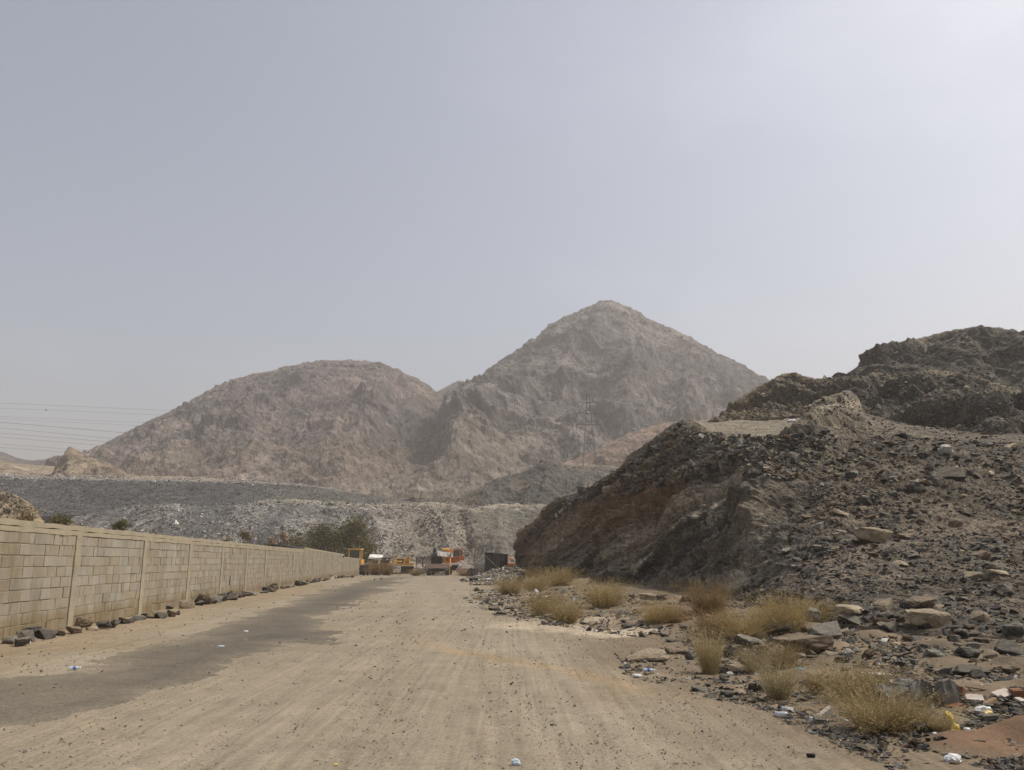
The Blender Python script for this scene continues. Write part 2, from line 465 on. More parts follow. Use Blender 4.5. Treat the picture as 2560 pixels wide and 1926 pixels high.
# ---- worn asphalt: a ragged sheet on the dirt
def asphalt():
    edge = [(1075, 1438), (1035, 1444), (985, 1450), (1010, 1459), (950, 1468), (985, 1478), (905, 1495), (870, 1518), (817, 1541), (811, 1565), (852, 1588), (846, 1612), (805, 1622), (735, 1603), (664, 1635), (588, 1656),
            (511, 1694), (423, 1717), (329, 1735), (288, 1755), (194, 1788), (88, 1805), (0, 1817), (-260, 1850), (-420, 1850), (-420, 1735), (-150, 1712),
            (0, 1694), (160, 1684), (282, 1635), (411, 1606), (500, 1578), (588, 1553), (646, 1532), (720, 1505), (790, 1480), (850, 1466), (900, 1454), (945, 1445), (1000, 1438)]
    pts = [gp(*e) for e in edge]
    out = []
    n = len(pts)
    for i in range(n):
        a, b = pts[i], pts[(i + 1) % n]
        m = max(2, int((b - a).length / max(0.05, 0.006 * (a.y + b.y) / 2)))
        for k in range(m):
            out.append(a + (b - a) * (k / m))
    A = np.array([(p.x, p.y, 0) for p in out])
    j = np.stack([fbm(A * 1.3, 5, 0.65, 61), fbm(A * 1.3, 5, 0.65, 71)], -1) * (0.10 + 0.009 * A[:, 1:2]) + np.stack([vnoise(A * 9, 62), vnoise(A * 9, 63)], -1) * (0.02 + 0.002 * A[:, 1:2])
    A[:, :2] += j
    ne = len(A)
    inner = []
    y = 5.0
    while y < 75:
        st = 0.012 * y + 0.06
        for x in np.arange(-14, 2, st):
            inner.append((x + random.uniform(-.3, .3) * st, y + random.uniform(-.3, .3) * st))
        y += st
    inner = np.array(inner)
    # keep the points inside the outline
    inside = np.zeros(len(inner), bool)
    x1, y1 = A[:, 0], A[:, 1]; x2, y2 = np.roll(x1, -1), np.roll(y1, -1)
    for a, b, c, d in zip(x1, y1, x2, y2):
        hit = ((b > inner[:, 1]) != (d > inner[:, 1])) & (inner[:, 0] < (c - a) * (inner[:, 1] - b) / (d - b + 1e-12) + a)
        inside ^= hit
    inner = inner[inside]
    co = [Vector((p[0], p[1])) for p in A] + [Vector((p[0], p[1])) for p in inner]
    V, E, F, *_ = delaunay_2d_cdt(co, [(i, (i + 1) % ne) for i in range(ne)], [], 1, 1e-5)
    V = np.array([(v.x, v.y) for v in V]); F = np.array([f for f in F if len(f) == 3])
    # height: follow the ground sheet, a hand's breadth of crumbling edge
    z = np.empty(len(V))
    iy = np.clip(np.searchsorted(ys, V[:, 1]) - 1, 0, len(ys) - 2)
    for k in range(len(V)):
        i = iy[k]; fy = (V[k, 1] - ys[i]) / (ys[i + 1] - ys[i])
        zz = []
        for r in (i, i + 1):
            zz.append(np.interp(V[k, 0], XX[r], ZZ[r]))
        z[k] = zz[0] + (zz[1] - zz[0]) * fy
    from_edge = np.ones(len(V))
    for k in range(0, ne, 1):
        dist = np.hypot(V[:, 0] - A[k, 0], V[:, 1] - A[k, 1]) / (0.30 + 0.020 * V[:, 1])
        from_edge = np.minimum(from_edge, dist)
    V3 = np.column_stack([V, z + np.where(from_edge < 0.02, -0.004, 0.014)])
    q = np.column_stack([V, V[:, 0] * 0])
    a1 = V[:, 0] + 0.13 * V[:, 1]
    st = fbm(np.column_stack([a1 * 0.9, V[:, 1] * 0.09, a1 * 0]), 4, 0.55, 81)
    wn_ = fbm(q * 0.8, 5, 0.6, 82)
    dusty = np.clip(0.22 + 0.26 * st + 0.26 * wn_ + 0.60 * (1 - sstep(0, 1, from_edge + 0.25 * wn_)), 0, 1.6)
    # the left, wall-side margin is drifted over with sand
    drift = sstep(4.0, 1.8, V[:, 0] - (-7.3 - 0.113 * V[:, 1]) + 1.0 * wn_)
    c = mix(ASPHALT, (0.215, 0.178, 0.125), np.clip(dusty * 0.55 + 0.45 * drift, 0, 0.98))
    m = terrain_mat("worn_asphalt", [0.8, 5.0], bump=0.4, bump_scale=60.0, bump_dist=0.008, contrast=0.15, speck=70.0, rough=0.9)
    o = mesh_object("road", raw_mesh("road", V3, F, m, c, True)); o["kind"] = "structure"
    tag(o, "worn grey asphalt strip with ragged dusty edges beside the block wall")
asphalt()

# ---- the quarried hill on the right: cut face, bench road, second mound, rocky dome
M_cut = terrain_mat("cut_rock", [0.5, 2.5, 9.0], bump=0.9, bump_scale=5.0, bump_dist=0.14, contrast=0.32, speck=7.0)
def front_mass():
    px = [1284, 1330, 1400, 1480, 1570, 1680, 1790, 1890, 2000, 2120, 2250, 2400, 2560, 2760, 3100]
    Y0 = [93, 82, 68, 54, 43, 34.5, 28.5, 21.5, 17, 14.6, 13.4, 12.6, 12, 11.5, 11]
    toe = [('g', x, y * 0.975, -0.35) for x, y in zip(px, Y0)]
    foot = [('g', x, y, 0.03) for x, y in zip(px, Y0)]
    r1 = list(zip([1288, 1326, 1392, 1476, 1570, 1685, 1795, 1900, 2010, 2130, 2260, 2410, 2570, 2770, 3110],
                  [1390, 1386, 1392, 1412, 1432, 1438, 1436, 1440, 1456, 1478, 1495, 1508, 1520, 1530, 1545],
                  [93.4, 82.6, 69, 55.8, 45.6, 37.4, 31.4, 24.8, 20.6, 18.4, 17.2, 16.4, 15.8, 15.4, 15]))
    r2 = list(zip([1293, 1334, 1396, 1474, 1568, 1690, 1800, 1910, 2020, 2140, 2265, 2415, 2575, 2775, 3115],
                  [1364, 1338, 1310, 1302, 1292, 1282, 1278, 1288, 1302, 1325, 1340, 1350, 1362, 1372, 1385],
                  [94, 83.5, 70.2, 57.2, 47, 39, 34, 29, 26, 24, 22.8, 22, 21.4, 21, 20.6]))
    r3 = list(zip([1301, 1343, 1402, 1470, 1560, 1685, 1800, 1915, 2030, 2140, 2270, 2420, 2580, 2780, 3120],
                  [1346, 1304, 1254, 1222, 1160, 1088, 1118, 1135, 1130, 1150, 1185, 1215, 1225, 1230, 1240],
                  [95, 85, 72.5, 61.5, 52.5, 44.5, 39.5, 34.5, 32, 31, 29, 28, 27, 26.5, 26]))
    r4 = list(zip([1306, 1350, 1410, 1478, 1572, 1700, 1790, 1905, 2020, 2112, 2230, 2400, 2570, 2780, 3130],
                  [1344, 1300, 1248, 1212, 1148, 1054, 1080, 1092, 1078, 1044, 1080, 1102, 1108, 1112, 1120],
                  [96.5, 86.5, 74, 63, 54, 47, 43, 40, 38.5, 38.5, 37.5, 36.5, 36, 35, 35]))
    r5 = list(zip([1318, 1362, 1424, 1500, 1600, 1725, 1800, 1910, 2030, 2130, 2245, 2410, 2580, 2790, 3140],
                  [1352, 1310, 1262, 1224, 1168, 1066, 1070, 1076, 1062, 1046, 1074, 1094, 1100, 1104, 1112],
                  [100, 90, 78, 67, 58, 52, 52, 50, 48, 44, 43, 42, 41, 40, 40]))
    r6 = list(zip([1335, 1380, 1445, 1520, 1625, 1745, 1815, 1925, 2045, 2150, 2260, 2425, 2590, 2800, 3150],
                  [1385, 1360, 1330, 1290, 1230, 1085, 1050, 1050, 1040, 1036, 1060, 1080, 1088, 1092, 1100],
                  [106, 98, 88, 78, 70, 66, 66, 63, 60, 55, 52, 50, 49, 48, 48]))
    r7 = list(zip([1345, 1395, 1465, 1545, 1650, 1770, 1835, 1940, 2060, 2165, 2270, 2430, 2600, 2810, 3160],
                  [1404, 1404, 1404, 1390, 1360, 1200, 1080, 1058, 1045, 1035, 1050, 1075, 1082, 1088, 1095],
                  [112, 106, 98, 90, 84, 84, 86, 84, 80, 74, 70, 66, 64, 62, 62]))
    P = rows_to_grid([toe, foot, r1, r2, r3, r4, r5, r6, r7], 760, [8, 62, 84, 110, 70, 20, 30, 12])
    N = normals(P)
    X, Y = project(P)
    d = np.array((0.07, -0.97, 0.24)); d /= np.linalg.norm(d)
    e = np.cross(d, (-0.95, -0.07, 0.3)); e /= np.linalg.norm(e); g = np.cross(d, e)
    d2 = np.array((0.80, 0.15, 0.50)); d2 /= np.linalg.norm(d2); e2 = np.cross(d2, (-0.25, -0.8, 0.5)); e2 /= np.linalg.norm(e2)
    S = np.stack([P @ d * 0.075, P @ e * 1.5, P @ g * 1.5], -1)
    Pc = P * np.array((1, 0.45, 1))
    nv = P.shape[0]
    vv = np.arange(nv)[:, None] / nv
    crest_v = sum([8, 62, 84, 110]) / nv
    scree = sstep(1840, 2010, X + 60 * vnoise(P * 0.25, 3))
    on_face = sstep(0.0, 0.05, vv) * sstep(crest_v + 0.20, crest_v - 0.01, vv)
    warp = fbm(P * 0.5, 3, 0.5, 97) * 0.35
    wl_ = 0.55 * fbm(Pc * 0.16, 3, 0.5, 98) + 0.22 * fbm(Pc * 0.7, 3, 0.5, 99)
    def beds(q, seed):
        z0 = np.zeros_like(q)
        r = 0
        for k, (fr, am) in enumerate(((0.55, 0.8), (1.3, 1.0), (3.1, 0.6), (6.5, 0.35))):
            r = r + am * vnoise(np.stack([q * fr, z0 + 3.7 * k, z0], -1), seed + k)
        return r
    bsel = sstep(1830, 1990, X)
    bed = beds(P @ e + wl_, 700) * (1 - bsel) + beds(P @ e2 + wl_, 720) * bsel
    strata = bed * 0.8 + 0.35 * (ridged(S + warp[..., None], 5, 0.6, 101) - 0.75)
    f1, f2, cid = cells(Pc * 0.75 + warp[..., None], 111)
    g1, g2, gid = cells(P * np.array((2.2, 1.6, 2.2)), 121)
    h1, h2, hid = cells(P * 4.5, 125)
    big = fbm(P * 0.16, 3, 0.5, 131)
    fine = fbm(P * 2.6, 5, 0.62, 141)
    near_s = np.clip(P[..., 1] / 40, 0.35, 1.05)
    disp_cut = 0.40 * big + 0.42 * strata + 0.60 * (f2 - f1) * (cid - 0.45) + 0.22 * (g2 - g1) * (gid - 0.4) + 0.07 * fine
    ledge = fbm(S * np.array((1, 2.3, 2.3)), 3, 0.5, 171)
    disp_scree = 0.40 * big + 0.17 * strata + 0.06 * ledge + 0.45 * (g2 - g1) * np.maximum(gid - 0.5, 0) + 0.30 * np.maximum(hid - 0.6, 0) * (h2 - h1) + 0.10 * fine
    disp = (disp_cut * (1 - scree) + disp_scree * scree) * on_face * near_s
    road_mask = sstep(crest_v + 0.02, crest_v + 0.08, vv)
    disp = disp + road_mask * (0.05 * fine + 0.12 * big)
    dm = np.full(X.shape, 1e9)                           # a rib of folded rock that runs down from the bench edge
    for (ax, ay), (bx, by) in (((2112, 1046), (2040, 1100)), ((2040, 1100), (1960, 1190)), ((1960, 1190), (1890, 1290))):
        tt = np.clip(((X - ax) * (bx - ax) + (Y - ay) * (by - ay)) / ((bx - ax) ** 2 + (by - ay) ** 2), 0, 1)
        dm = np.minimum(dm, np.hypot(X - ax - tt * (bx - ax), Y - ay - tt * (by - ay)))
    rib = np.exp(-((dm + 8 * big) / 34) ** 2) * sstep(0.05, 0.2, vv)
    disp = disp + rib * (0.9 + 0.5 * bed)
    scree = scree * (1 - 0.85 * np.clip(rib * 1.4, 0, 1))
    P = P + N * disp[..., None]
    # colours of the stone and earth themselves
    tone = np.clip(0.5 + 0.33 * strata + 0.25 * fine, 0, 1)
    band = np.clip(0.5 + 0.42 * (beds(P @ e + wl_ + 0.06 * fine, 740) * (1 - bsel) + beds(P @ e2 + wl_, 760) * bsel), 0, 1)
    c = mix((0.076, 0.069, 0.058), (0.385, 0.325, 0.245), np.clip(tone * 0.3 + (band - 0.5) * 1.25 + 0.42, 0, 1))
    c = mix(c, (0.20, 0.165, 0.115), sstep(0.25, 0.9, fbm(P * 0.35, 4, 0.55, 151)) * 0.55)
    red = np.exp(-((X - 1545) / 130) ** 2 - ((Y - (1262 - (X - 1545) * 0.33)) / 62) ** 2) * 1.2 + np.exp(-((X - 1318) / 34) ** 2 - ((Y - 1370) / 60) ** 2) * 0.8
    c = mix(c, (0.185, 0.115, 0.072), np.clip(red + 0.35 * fine * red, 0, 0.8))
    vein = sstep(0.86, 0.95, 1 - np.abs(vnoise(S * np.array((0.8, 1.3, 1.3)) + 0.4 * fine[..., None], 161))) * sstep(0.15, 0.6, vnoise(P * 0.3, 163))
    c = mix(c, (0.40, 0.36, 0.29), vein * 0.7 * (1 - scree * 0.6))
    sc_c = mix((0.064, 0.053, 0.040), (0.175, 0.142, 0.102), np.clip(0.5 + 0.5 * fbm(P * 0.6, 4, 0.6, 165), 0, 1))
    sc_c = mix(sc_c, (0.075, 0.07, 0.062), sstep(0.0, 0.6, ledge + 0.4 * big) * 0.65)
    c = mix(c, sc_c, scree * 0.85)
    c = mix(c, (0.20, 0.175, 0.128), road_mask * 0.85 * sstep(2140, 2030, X + 40 * fine))
    c = mix(c, (0.22, 0.175, 0.12), sstep(0.055, 0.0, vv) * 0.7)
    return terrain("quarry_hillside", P, c, M_cut, 3)
front_mass()

def tier(name, px, toe_y, toe_Y, crest_x, crest_y, crest_Y, nu, nv, amp, scale, cols, seed, mat, back=12, bulge=0.0, crest_rough=0.12, spurs=(), cell=0.35, terrace=None, zs=1.0, gully=None):
    """a hill: toe row, optional rows in between, crest row, back row"""
    toe = list(zip(px, toe_y, toe_Y))
    under = [(a, b + 0.35 * (b - c) + 14, y) for (a, b, y), c in zip(toe, crest_y)]
    crest = list(zip(crest_x, crest_y, crest_Y))
    mid = []
    for f in (0.35, 0.7):
        mid.append([(t[0] + (k[0] - t[0]) * f, t[1] + (k[1] - t[1]) * (f + bulge * math.sin(math.pi * f)), t[2] + (k[2] - t[2]) * f) for t, k in zip(toe, crest)])
    bk = [(k[0], k[1] + 0.06 * (t[1] - k[1]), k[2] + back) for k, t in zip(crest, toe)]
    bk2 = [(k[0], k[1] + (t[1] - k[1]) * 1.0 + 5, k[2] + back * 4) for k, t in zip(crest, toe)]
    a = int(nv * 0.27)
    P = rows_to_grid([under, toe, mid[0], mid[1], crest, bk, bk2], nu, [6, a, a, a, max(8, nv // 12), 8])
    N = normals(P)
    v = np.arange(P.shape[0])[:, None] / P.shape[0]
    vc = (6 + 3 * a) / P.shape[0]
    win = 0.12 + 0.88 * np.clip(np.sin(np.pi * np.clip(v / vc, 0, 1)), 0, 1)
    Q = P / scale
    big = fbm(Q * 0.35, 3, 0.5, seed)
    rid = ridged(Q * np.array((1, 1, 0.55)), 5, 0.55, seed + 10)
    f1, f2, cid = cells(Q * np.array((1.6, 1.6, 1.6 * zs)), seed + 20)
    g1, g2, gid = cells(Q * 4.0, seed + 30)
    fine = fbm(Q * 5, 4, 0.6, seed + 40)
    sp = 0
    if spurs:
        X0, Y0 = project(P)
        for line, wd, ht in spurs:
            dm = np.full(X0.shape, 1e9)
            for (ax, ay), (bx, by) in zip(line, line[1:]):
                tt = np.clip(((X0 - ax) * (bx - ax) + (Y0 - ay) * (by - ay)) / ((bx - ax) ** 2 + (by - ay) ** 2), 0, 1)
                dm = np.minimum(dm, np.hypot(X0 - ax - tt * (bx - ax), Y0 - ay - tt * (by - ay)))
            sp = sp + ht * np.exp(-np.abs((dm + 14 * big) / wd) ** 1.4)
    disp = sp * win + amp * (win * (0.9 * big + 0.28 * (rid - 0.75)) + cell * (f2 - f1) * (cid - 0.35) * win + crest_rough * 2.2 * (g2 - g1) * (gid - 0.3) + crest_rough * 0.6 * fine)
    if gully:
        gw, ga = gully
        wv = 0.45 * fbm(P / (gw * 1.1), 3, 0.5, seed + 60)
        disp = disp + ga * win * (ridged(np.stack([P[..., 0] / gw + wv, P[..., 1] / (gw * 2.6) + wv, P[..., 2] / (gw * 2.2)], -1), 4, 0.52, seed + 61) - 0.75)
    if terrace:
        hh, aa, tx = terrace
        q = (P[..., 2] + tx * P[..., 0] + 0.5 * hh * fbm(Q * 0.5, 3, 0.5, seed + 50)) / hh
        fr = q - np.floor(q)
        disp = disp + aa * (0.5 - np.where(fr < 0.82, fr / 0.82, (1 - fr) / 0.18)) * win * (0.6 + 0.8 * _hash(np.floor(q), 0 * np.floor(q), 0 * np.floor(q), seed))
    P = P + N * disp[..., None]
    X, Y = project(P)
    return terrain(name, P, cols(P, X, Y, big, rid, fine, v / vc, cid), mat, 3)

def col_mound(P, X, Y, big, rid, fine, v, cid):
    c = mix((0.048, 0.045, 0.038), (0.145, 0.125, 0.095), np.clip(0.45 + 0.4 * (rid - 0.5) * 0.6 + 0.25 * (cid - 0.5) + 0.3 * fine, 0, 1))
    tan = np.clip(np.exp(-((X - 1890) / 120) ** 2) + 0.8 * np.exp(-((X - 2060) / 60) ** 2), 0, 1)
    c = mix(c, (0.235, 0.185, 0.115), tan * np.clip(0.55 + 0.5 * big + 0.3 * fine, 0, 0.85))
    top = sstep(0.72, 0.98, v + 0.1 * fine) * sstep(2080, 2250, X)
    c = mix(c, (0.20, 0.165, 0.115), np.clip(top, 0, 1) * 0.7)
    c = mix(c, (0.28, 0.25, 0.19), np.exp(-((X - 2225) / 30) ** 2 - ((Y - 1045) / 28) ** 2) * 0.7)
    return c
M_hill = terrain_mat("dark_hill_rock", [0.25, 1.2, 5.0], bump=0.9, bump_scale=2.5, bump_dist=0.3, contrast=0.32, speck=3.5)
tier("quarry_mound",
     [1768, 1800, 1850, 1905, 1970, 2050, 2130, 2230, 2330, 2440, 2560, 2760, 3100],
     [1064, 1062, 1054, 1048, 1042, 1038, 1044, 1080, 1092, 1098, 1104, 1110, 1110],
     [72, 70, 68, 66, 64, 62, 58, 52, 48, 47, 46, 46, 46],
     [1776, 1812, 1862, 1905, 1966, 2040, 2120, 2220, 2330, 2440, 2560, 2760, 3100],
     [1063, 1036, 994, 968, 938, 950, 944, 938, 930, 950, 985, 1000, 1010],
     [78, 78, 77, 76, 75, 75, 74, 72, 68, 66, 64, 62, 62],
     620, 200, 1.4, 3.0, col_mound, 201, M_hill, back=10, bulge=0.04, crest_rough=0.22, cell=1.1, terrace=(3.4, 1.7, 0.06), zs=0.6)
def col_dome(P, X, Y, big, rid, fine, v, cid):
    c = mix((0.046, 0.043, 0.037), (0.125, 0.108, 0.083), np.clip(0.45 + 0.35 * (rid - 0.5) * 0.6 + 0.3 * (cid - 0.5) + 0.35 * fine, 0, 1))
    c = mix(c, (0.175, 0.14, 0.10), sstep(0.55, 1.0, v + 0.25 * big) * 0.6)
    vein = sstep(0.90, 0.97, 1 - np.abs(vnoise(P * np.array((0.12, 0.05, 0.05)) + 0.15 * fine[..., None], 263)))
    return mix(c, (0.25, 0.22, 0.17), vein * 0.55)
tier("rocky_dome",
     [2085, 2130, 2180, 2240, 2310, 2400, 2490, 2570, 2700, 2900, 3200],
     [962, 960, 958, 955, 950, 955, 985, 1010, 1020, 1030, 1040],
     [92, 92, 91, 90, 89, 86, 83, 80, 78, 76, 76],
     [2098, 2142, 2172, 2240, 2315, 2400, 2490, 2570, 2700, 2900, 3200],
     [956, 914, 884, 862, 844, 826, 826, 843, 880, 930, 990],
     [104, 106, 106, 106, 106, 106, 105, 104, 102, 100, 98],
     460, 200, 1.9, 5.0, col_dome, 231, M_hill, back=14, bulge=0.20, crest_rough=0.14, cell=1.3, terrace=(6.0, 2.4, -0.12), zs=0.5)

# ---- reddish rise with the pylon, dark spoil banks, far mountains
M_far = terrain_mat("far_slope_stone", [0.03, 0.12, 0.6], bump=0.7, bump_scale=0.35, bump_dist=1.6, contrast=0.32, speck=0.45)
M_scree = terrain_mat("scree_stone", [0.12, 0.6, 2.5], bump=0.9, bump_scale=2.0, bump_dist=0.35, contrast=0.34, speck=2.2)
def col_red(P, X, Y, big, rid, fine, v, cid):
    c = mix((0.13, 0.10, 0.08), (0.29, 0.20, 0.145), np.clip(0.5 + 0.4 * big + 0.4 * fine, 0, 1))
    return mix(c, (0.07, 0.065, 0.06), sstep(0.2, 0.8, rid) * 0.35)
tier("reddish_rise", [1340, 1400, 1460, 1520, 1580, 1650, 1720, 1850, 2000],
     [1190, 1190, 1190, 1190, 1190, 1180, 1170, 1170, 1170], [262] * 9,
     [1352, 1410, 1470, 1530, 1580, 1640, 1700, 1850, 2000], [1172, 1160, 1138, 1108, 1082, 1063, 1056, 1050, 1060], [290, 300, 310, 320, 325, 330, 330, 330, 330],
     240, 110, 4.0, 14, col_red, 301, M_far, back=40)
def col_darkbank(P, X, Y, big, rid, fine, v, cid):
    c = mix((0.055, 0.053, 0.046), (0.135, 0.125, 0.102), np.clip(0.5 + 0.45 * fine + 0.35 * big, 0, 1))
    c = mix(c, (0.17, 0.135, 0.10), sstep(0.1, 0.6, fbm(P / 16, 4, 0.6, 345)) * 0.5)
    c = mix(c, (0.24, 0.205, 0.15), sstep(0.86, 1.02, v + 0.10 * big) * sstep(1385, 1420, X) * 0.8)
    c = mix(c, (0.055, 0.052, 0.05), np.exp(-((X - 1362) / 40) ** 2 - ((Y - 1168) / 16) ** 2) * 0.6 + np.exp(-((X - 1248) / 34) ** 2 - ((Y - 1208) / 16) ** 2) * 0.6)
    return c
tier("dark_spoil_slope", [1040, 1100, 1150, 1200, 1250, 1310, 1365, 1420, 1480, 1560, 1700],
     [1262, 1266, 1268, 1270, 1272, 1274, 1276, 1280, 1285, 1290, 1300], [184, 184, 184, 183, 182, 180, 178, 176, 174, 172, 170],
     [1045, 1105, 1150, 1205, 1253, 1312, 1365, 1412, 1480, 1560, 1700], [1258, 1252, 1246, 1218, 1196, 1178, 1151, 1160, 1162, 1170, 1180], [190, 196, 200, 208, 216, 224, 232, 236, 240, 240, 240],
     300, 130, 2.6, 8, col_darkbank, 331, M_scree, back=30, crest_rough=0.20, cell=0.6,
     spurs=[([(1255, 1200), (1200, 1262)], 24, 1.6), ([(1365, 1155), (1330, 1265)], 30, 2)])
def col_bank(P, X, Y, big, rid, fine, v, cid):
    c = mix((0.048, 0.047, 0.046), (0.10, 0.097, 0.092), np.clip(0.5 + 0.5 * fine, 0, 1))
    c = mix(c, (0.145, 0.14, 0.105), sstep(560, 760, X + 80 * big) * 0.4)
    return mix(c, (0.29, 0.27, 0.245), sstep(0.93, 1.0, v + 0.04 * fine) * sstep(980, 800, X) * 0.85)
tier("upper_spoil_bank", [-400, -200, 0, 110, 220, 330, 450, 560, 660, 760, 850, 940, 1030, 1120],
     [1270, 1275, 1285, 1290, 1285, 1272, 1270, 1272, 1268, 1262, 1262, 1266, 1268, 1270], [176, 178, 180, 182, 184, 186, 187, 188, 189, 190, 190, 190, 190, 190],
     [-400, -200, 0, 110, 220, 330, 450, 560, 660, 760, 850, 940, 1030, 1120], [1184, 1186, 1188, 1191, 1196, 1199, 1201, 1203, 1206, 1213, 1226, 1242, 1256, 1264], [212, 214, 216, 216, 217, 218, 218, 218, 217, 215, 212, 208, 202, 198],
     560, 130, 0.7, 7, col_bank, 361, M_scree, back=26, crest_rough=0.22)
def col_lower(P, X, Y, big, rid, fine, v, cid):
    streak = fbm(np.stack([P[..., 0] * 0.16 + 0.02 * P[..., 1], P[..., 2] * 0.02, P[..., 0] * 0], -1), 4, 0.6, 395)
    c = mix((0.105, 0.10, 0.094), (0.225, 0.212, 0.19), np.clip(0.5 + 0.5 * fine + 0.3 * streak + 0.3 * big, 0, 1))
    c = mix(c, (0.085, 0.083, 0.083), sstep(0.0, 0.6, streak * -0.8 + 0.5 * big + 0.4 * fine) * 0.6)
    c = mix(c, (0.235, 0.20, 0.15), sstep(900, 1080, X + 50 * big) * 0.6)
    c = mix(c, (0.12, 0.113, 0.094), sstep(1170, 1230, X + 30 * fine) * 0.8)
    c = mix(c, (0.27, 0.225, 0.155), sstep(0.12, 0.0, v + 0.05 * fine) * 0.8)
    c = mix(c, (0.30, 0.265, 0.205), sstep(0.90, 0.97, v + 0.06 * fine) * sstep(560, 760, X) * 0.8)
    return c
tier("lower_spoil_bank", [40, 130, 220, 320, 420, 520, 620, 720, 820, 920, 1020, 1100, 1160, 1190, 1220, 1300, 1420, 1560],
     [1434] * 18, [113, 113, 113, 113, 113, 112, 112, 112, 112, 112, 112, 112, 113, 115, 114, 113, 112, 112],
     [60, 140, 225, 330, 430, 530, 640, 740, 830, 920, 1010, 1080, 1140, 1185, 1240, 1310, 1420, 1560], [1322, 1302, 1286, 1266, 1262, 1270, 1256, 1252, 1256, 1262, 1260, 1258, 1264, 1272, 1264, 1264, 1266, 1270], [160, 162, 164, 168, 170, 168, 170, 172, 172, 168, 168, 168, 164, 158, 166, 168, 168, 168],
     620, 200, 1.6, 6, col_lower, 381, M_scree, back=26, crest_rough=0.20, bulge=-0.05, cell=0.7,
     spurs=[([(250, 1280), (200, 1390)], 34, 1.2), ([(430, 1265), (400, 1390)], 40, 1.5), ([(560, 1272), (600, 1390)], 30, -1.0), ([(700, 1256), (690, 1390)], 40, 1.3), ([(915, 1262), (960, 1390)], 26, 1.4), ([(1010, 1262), (1060, 1390)], 18, -0.9), ([(1075, 1260), (1125, 1390)], 22, 1.6), ([(1150, 1266), (1175, 1390)], 22, -1.5), ([(1250, 1268), (1240, 1390)], 34, 1.2)])

def col_mtn(P, X, Y, big, rid, fine, v, cid):
    p1 = fbm(P / 55, 4, 0.55, 431)
    c = mix((0.070, 0.060, 0.056), (0.170, 0.136, 0.120), np.clip(0.5 + 0.3 * fine + 0.6 * p1, 0, 1))
    out = sstep(0.12, 0.45, fbm(P / np.array((26, 30, 17)), 5, 0.62, 441) + 0.25 * (cid - 0.5))
    c = mix(c, (0.062, 0.060, 0.062), out * 0.72)
    c = mix(c, (0.27, 0.215, 0.175), sstep(0.30, 0.60, fbm(P / np.array((18, 26, 12)), 4, 0.6, 451)) * 0.28)
    c = mix(c, (0.21, 0.165, 0.12), sstep(0.42, 0.05, v + 0.25 * p1) * 0.45)
    return c
tier("left_mountain", [-150, 60, 200, 300, 400, 500, 600, 700, 800, 900, 980, 1060, 1120, 1180, 1260],
     [1230] * 9 + [1240, 1246, 1250, 1250, 1250, 1250], [330, 330, 330, 330, 330, 330, 330, 330, 328, 322, 318, 314, 312, 310, 310],
     [-60, 130, 218, 300, 380, 462, 535, 610, 700, 790, 872, 952, 1036, 1092, 1200], [1200, 1168, 1134, 1090, 1052, 1014, 972, 942, 926, 908, 903, 912, 945, 982, 1075], [560, 570, 580, 590, 600, 605, 610, 615, 620, 625, 630, 630, 628, 625, 600],
     640, 300, 7.5, 22, col_mtn, 401, M_far, back=90, crest_rough=0.22, cell=0.8, gully=(48, 6.5),
     spurs=[([(540, 980), (470, 1070), (430, 1180)], 60, 7), ([(800, 920), (740, 1010), (640, 1090), (600, 1190)], 75, 9), ([(960, 930), (940, 1030), (890, 1130), (800, 1210)], 70, 12)])
def col_mtn2(P, X, Y, big, rid, fine, v, cid):
    p1 = fbm(P / 60, 4, 0.55, 531)
    c = mix((0.066, 0.062, 0.060), (0.160, 0.138, 0.124), np.clip(0.5 + 0.3 * fine + 0.6 * p1, 0, 1))
    out = sstep(0.12, 0.45, fbm(P / np.array((28, 32, 19)), 5, 0.62, 541) + 0.25 * (cid - 0.5))
    c = mix(c, (0.058, 0.058, 0.062), out * 0.72)
    c = mix(c, (0.25, 0.215, 0.185), sstep(0.30, 0.60, fbm(P / np.array((20, 28, 14)), 4, 0.6, 551)) * 0.28)
    c = mix(c, (0.205, 0.168, 0.125), sstep(0.40, 0.02, v + 0.25 * p1) * 0.5)
    return c
tier("right_mountain", [820, 930, 1020, 1100, 1180, 1260, 1330, 1400, 1480, 1560, 1640, 1740, 1860, 2000, 2200, 2500],
     [1252] * 10 + [1245, 1235, 1225, 1215, 1210, 1210], [320, 318, 316, 314, 312, 310, 308, 308, 308, 310, 312, 316, 320, 330, 340, 360],
     [900, 1000, 1098, 1180, 1232, 1302, 1352, 1390, 1452, 1514, 1578, 1648, 1745, 1850, 1985, 2300], [1180, 1080, 1004, 962, 924, 880, 846, 806, 780, 764, 782, 812, 862, 910, 978, 1130], [590, 600, 612, 622, 632, 640, 646, 650, 655, 660, 660, 658, 650, 640, 630, 610],
     720, 330, 8.0, 24, col_mtn2, 501, M_far, back=90, crest_rough=0.22, cell=0.8, gully=(52, 7.5),
     spurs=[([(1505, 790), (1470, 860), (1400, 940), (1330, 1010), (1230, 1080), (1150, 1170)], 60, 24), ([(1390, 830), (1330, 900), (1230, 990), (1150, 1080)], 40, 16), ([(1560, 800), (1580, 900), (1560, 1000)], 55, 20), ([(1700, 850), (1720, 950), (1700, 1050)], 50, 18)])
tier("gap_hill", [1020, 1080, 1120, 1150, 1190, 1240, 1300], [1120] * 7, [760] * 7,
     [1030, 1082, 1120, 1150, 1186, 1235, 1300], [1010, 984, 966, 953, 966, 990, 1020], [820] * 7, 120, 60, 6, 26, col_mtn, 601, M_far, back=60)
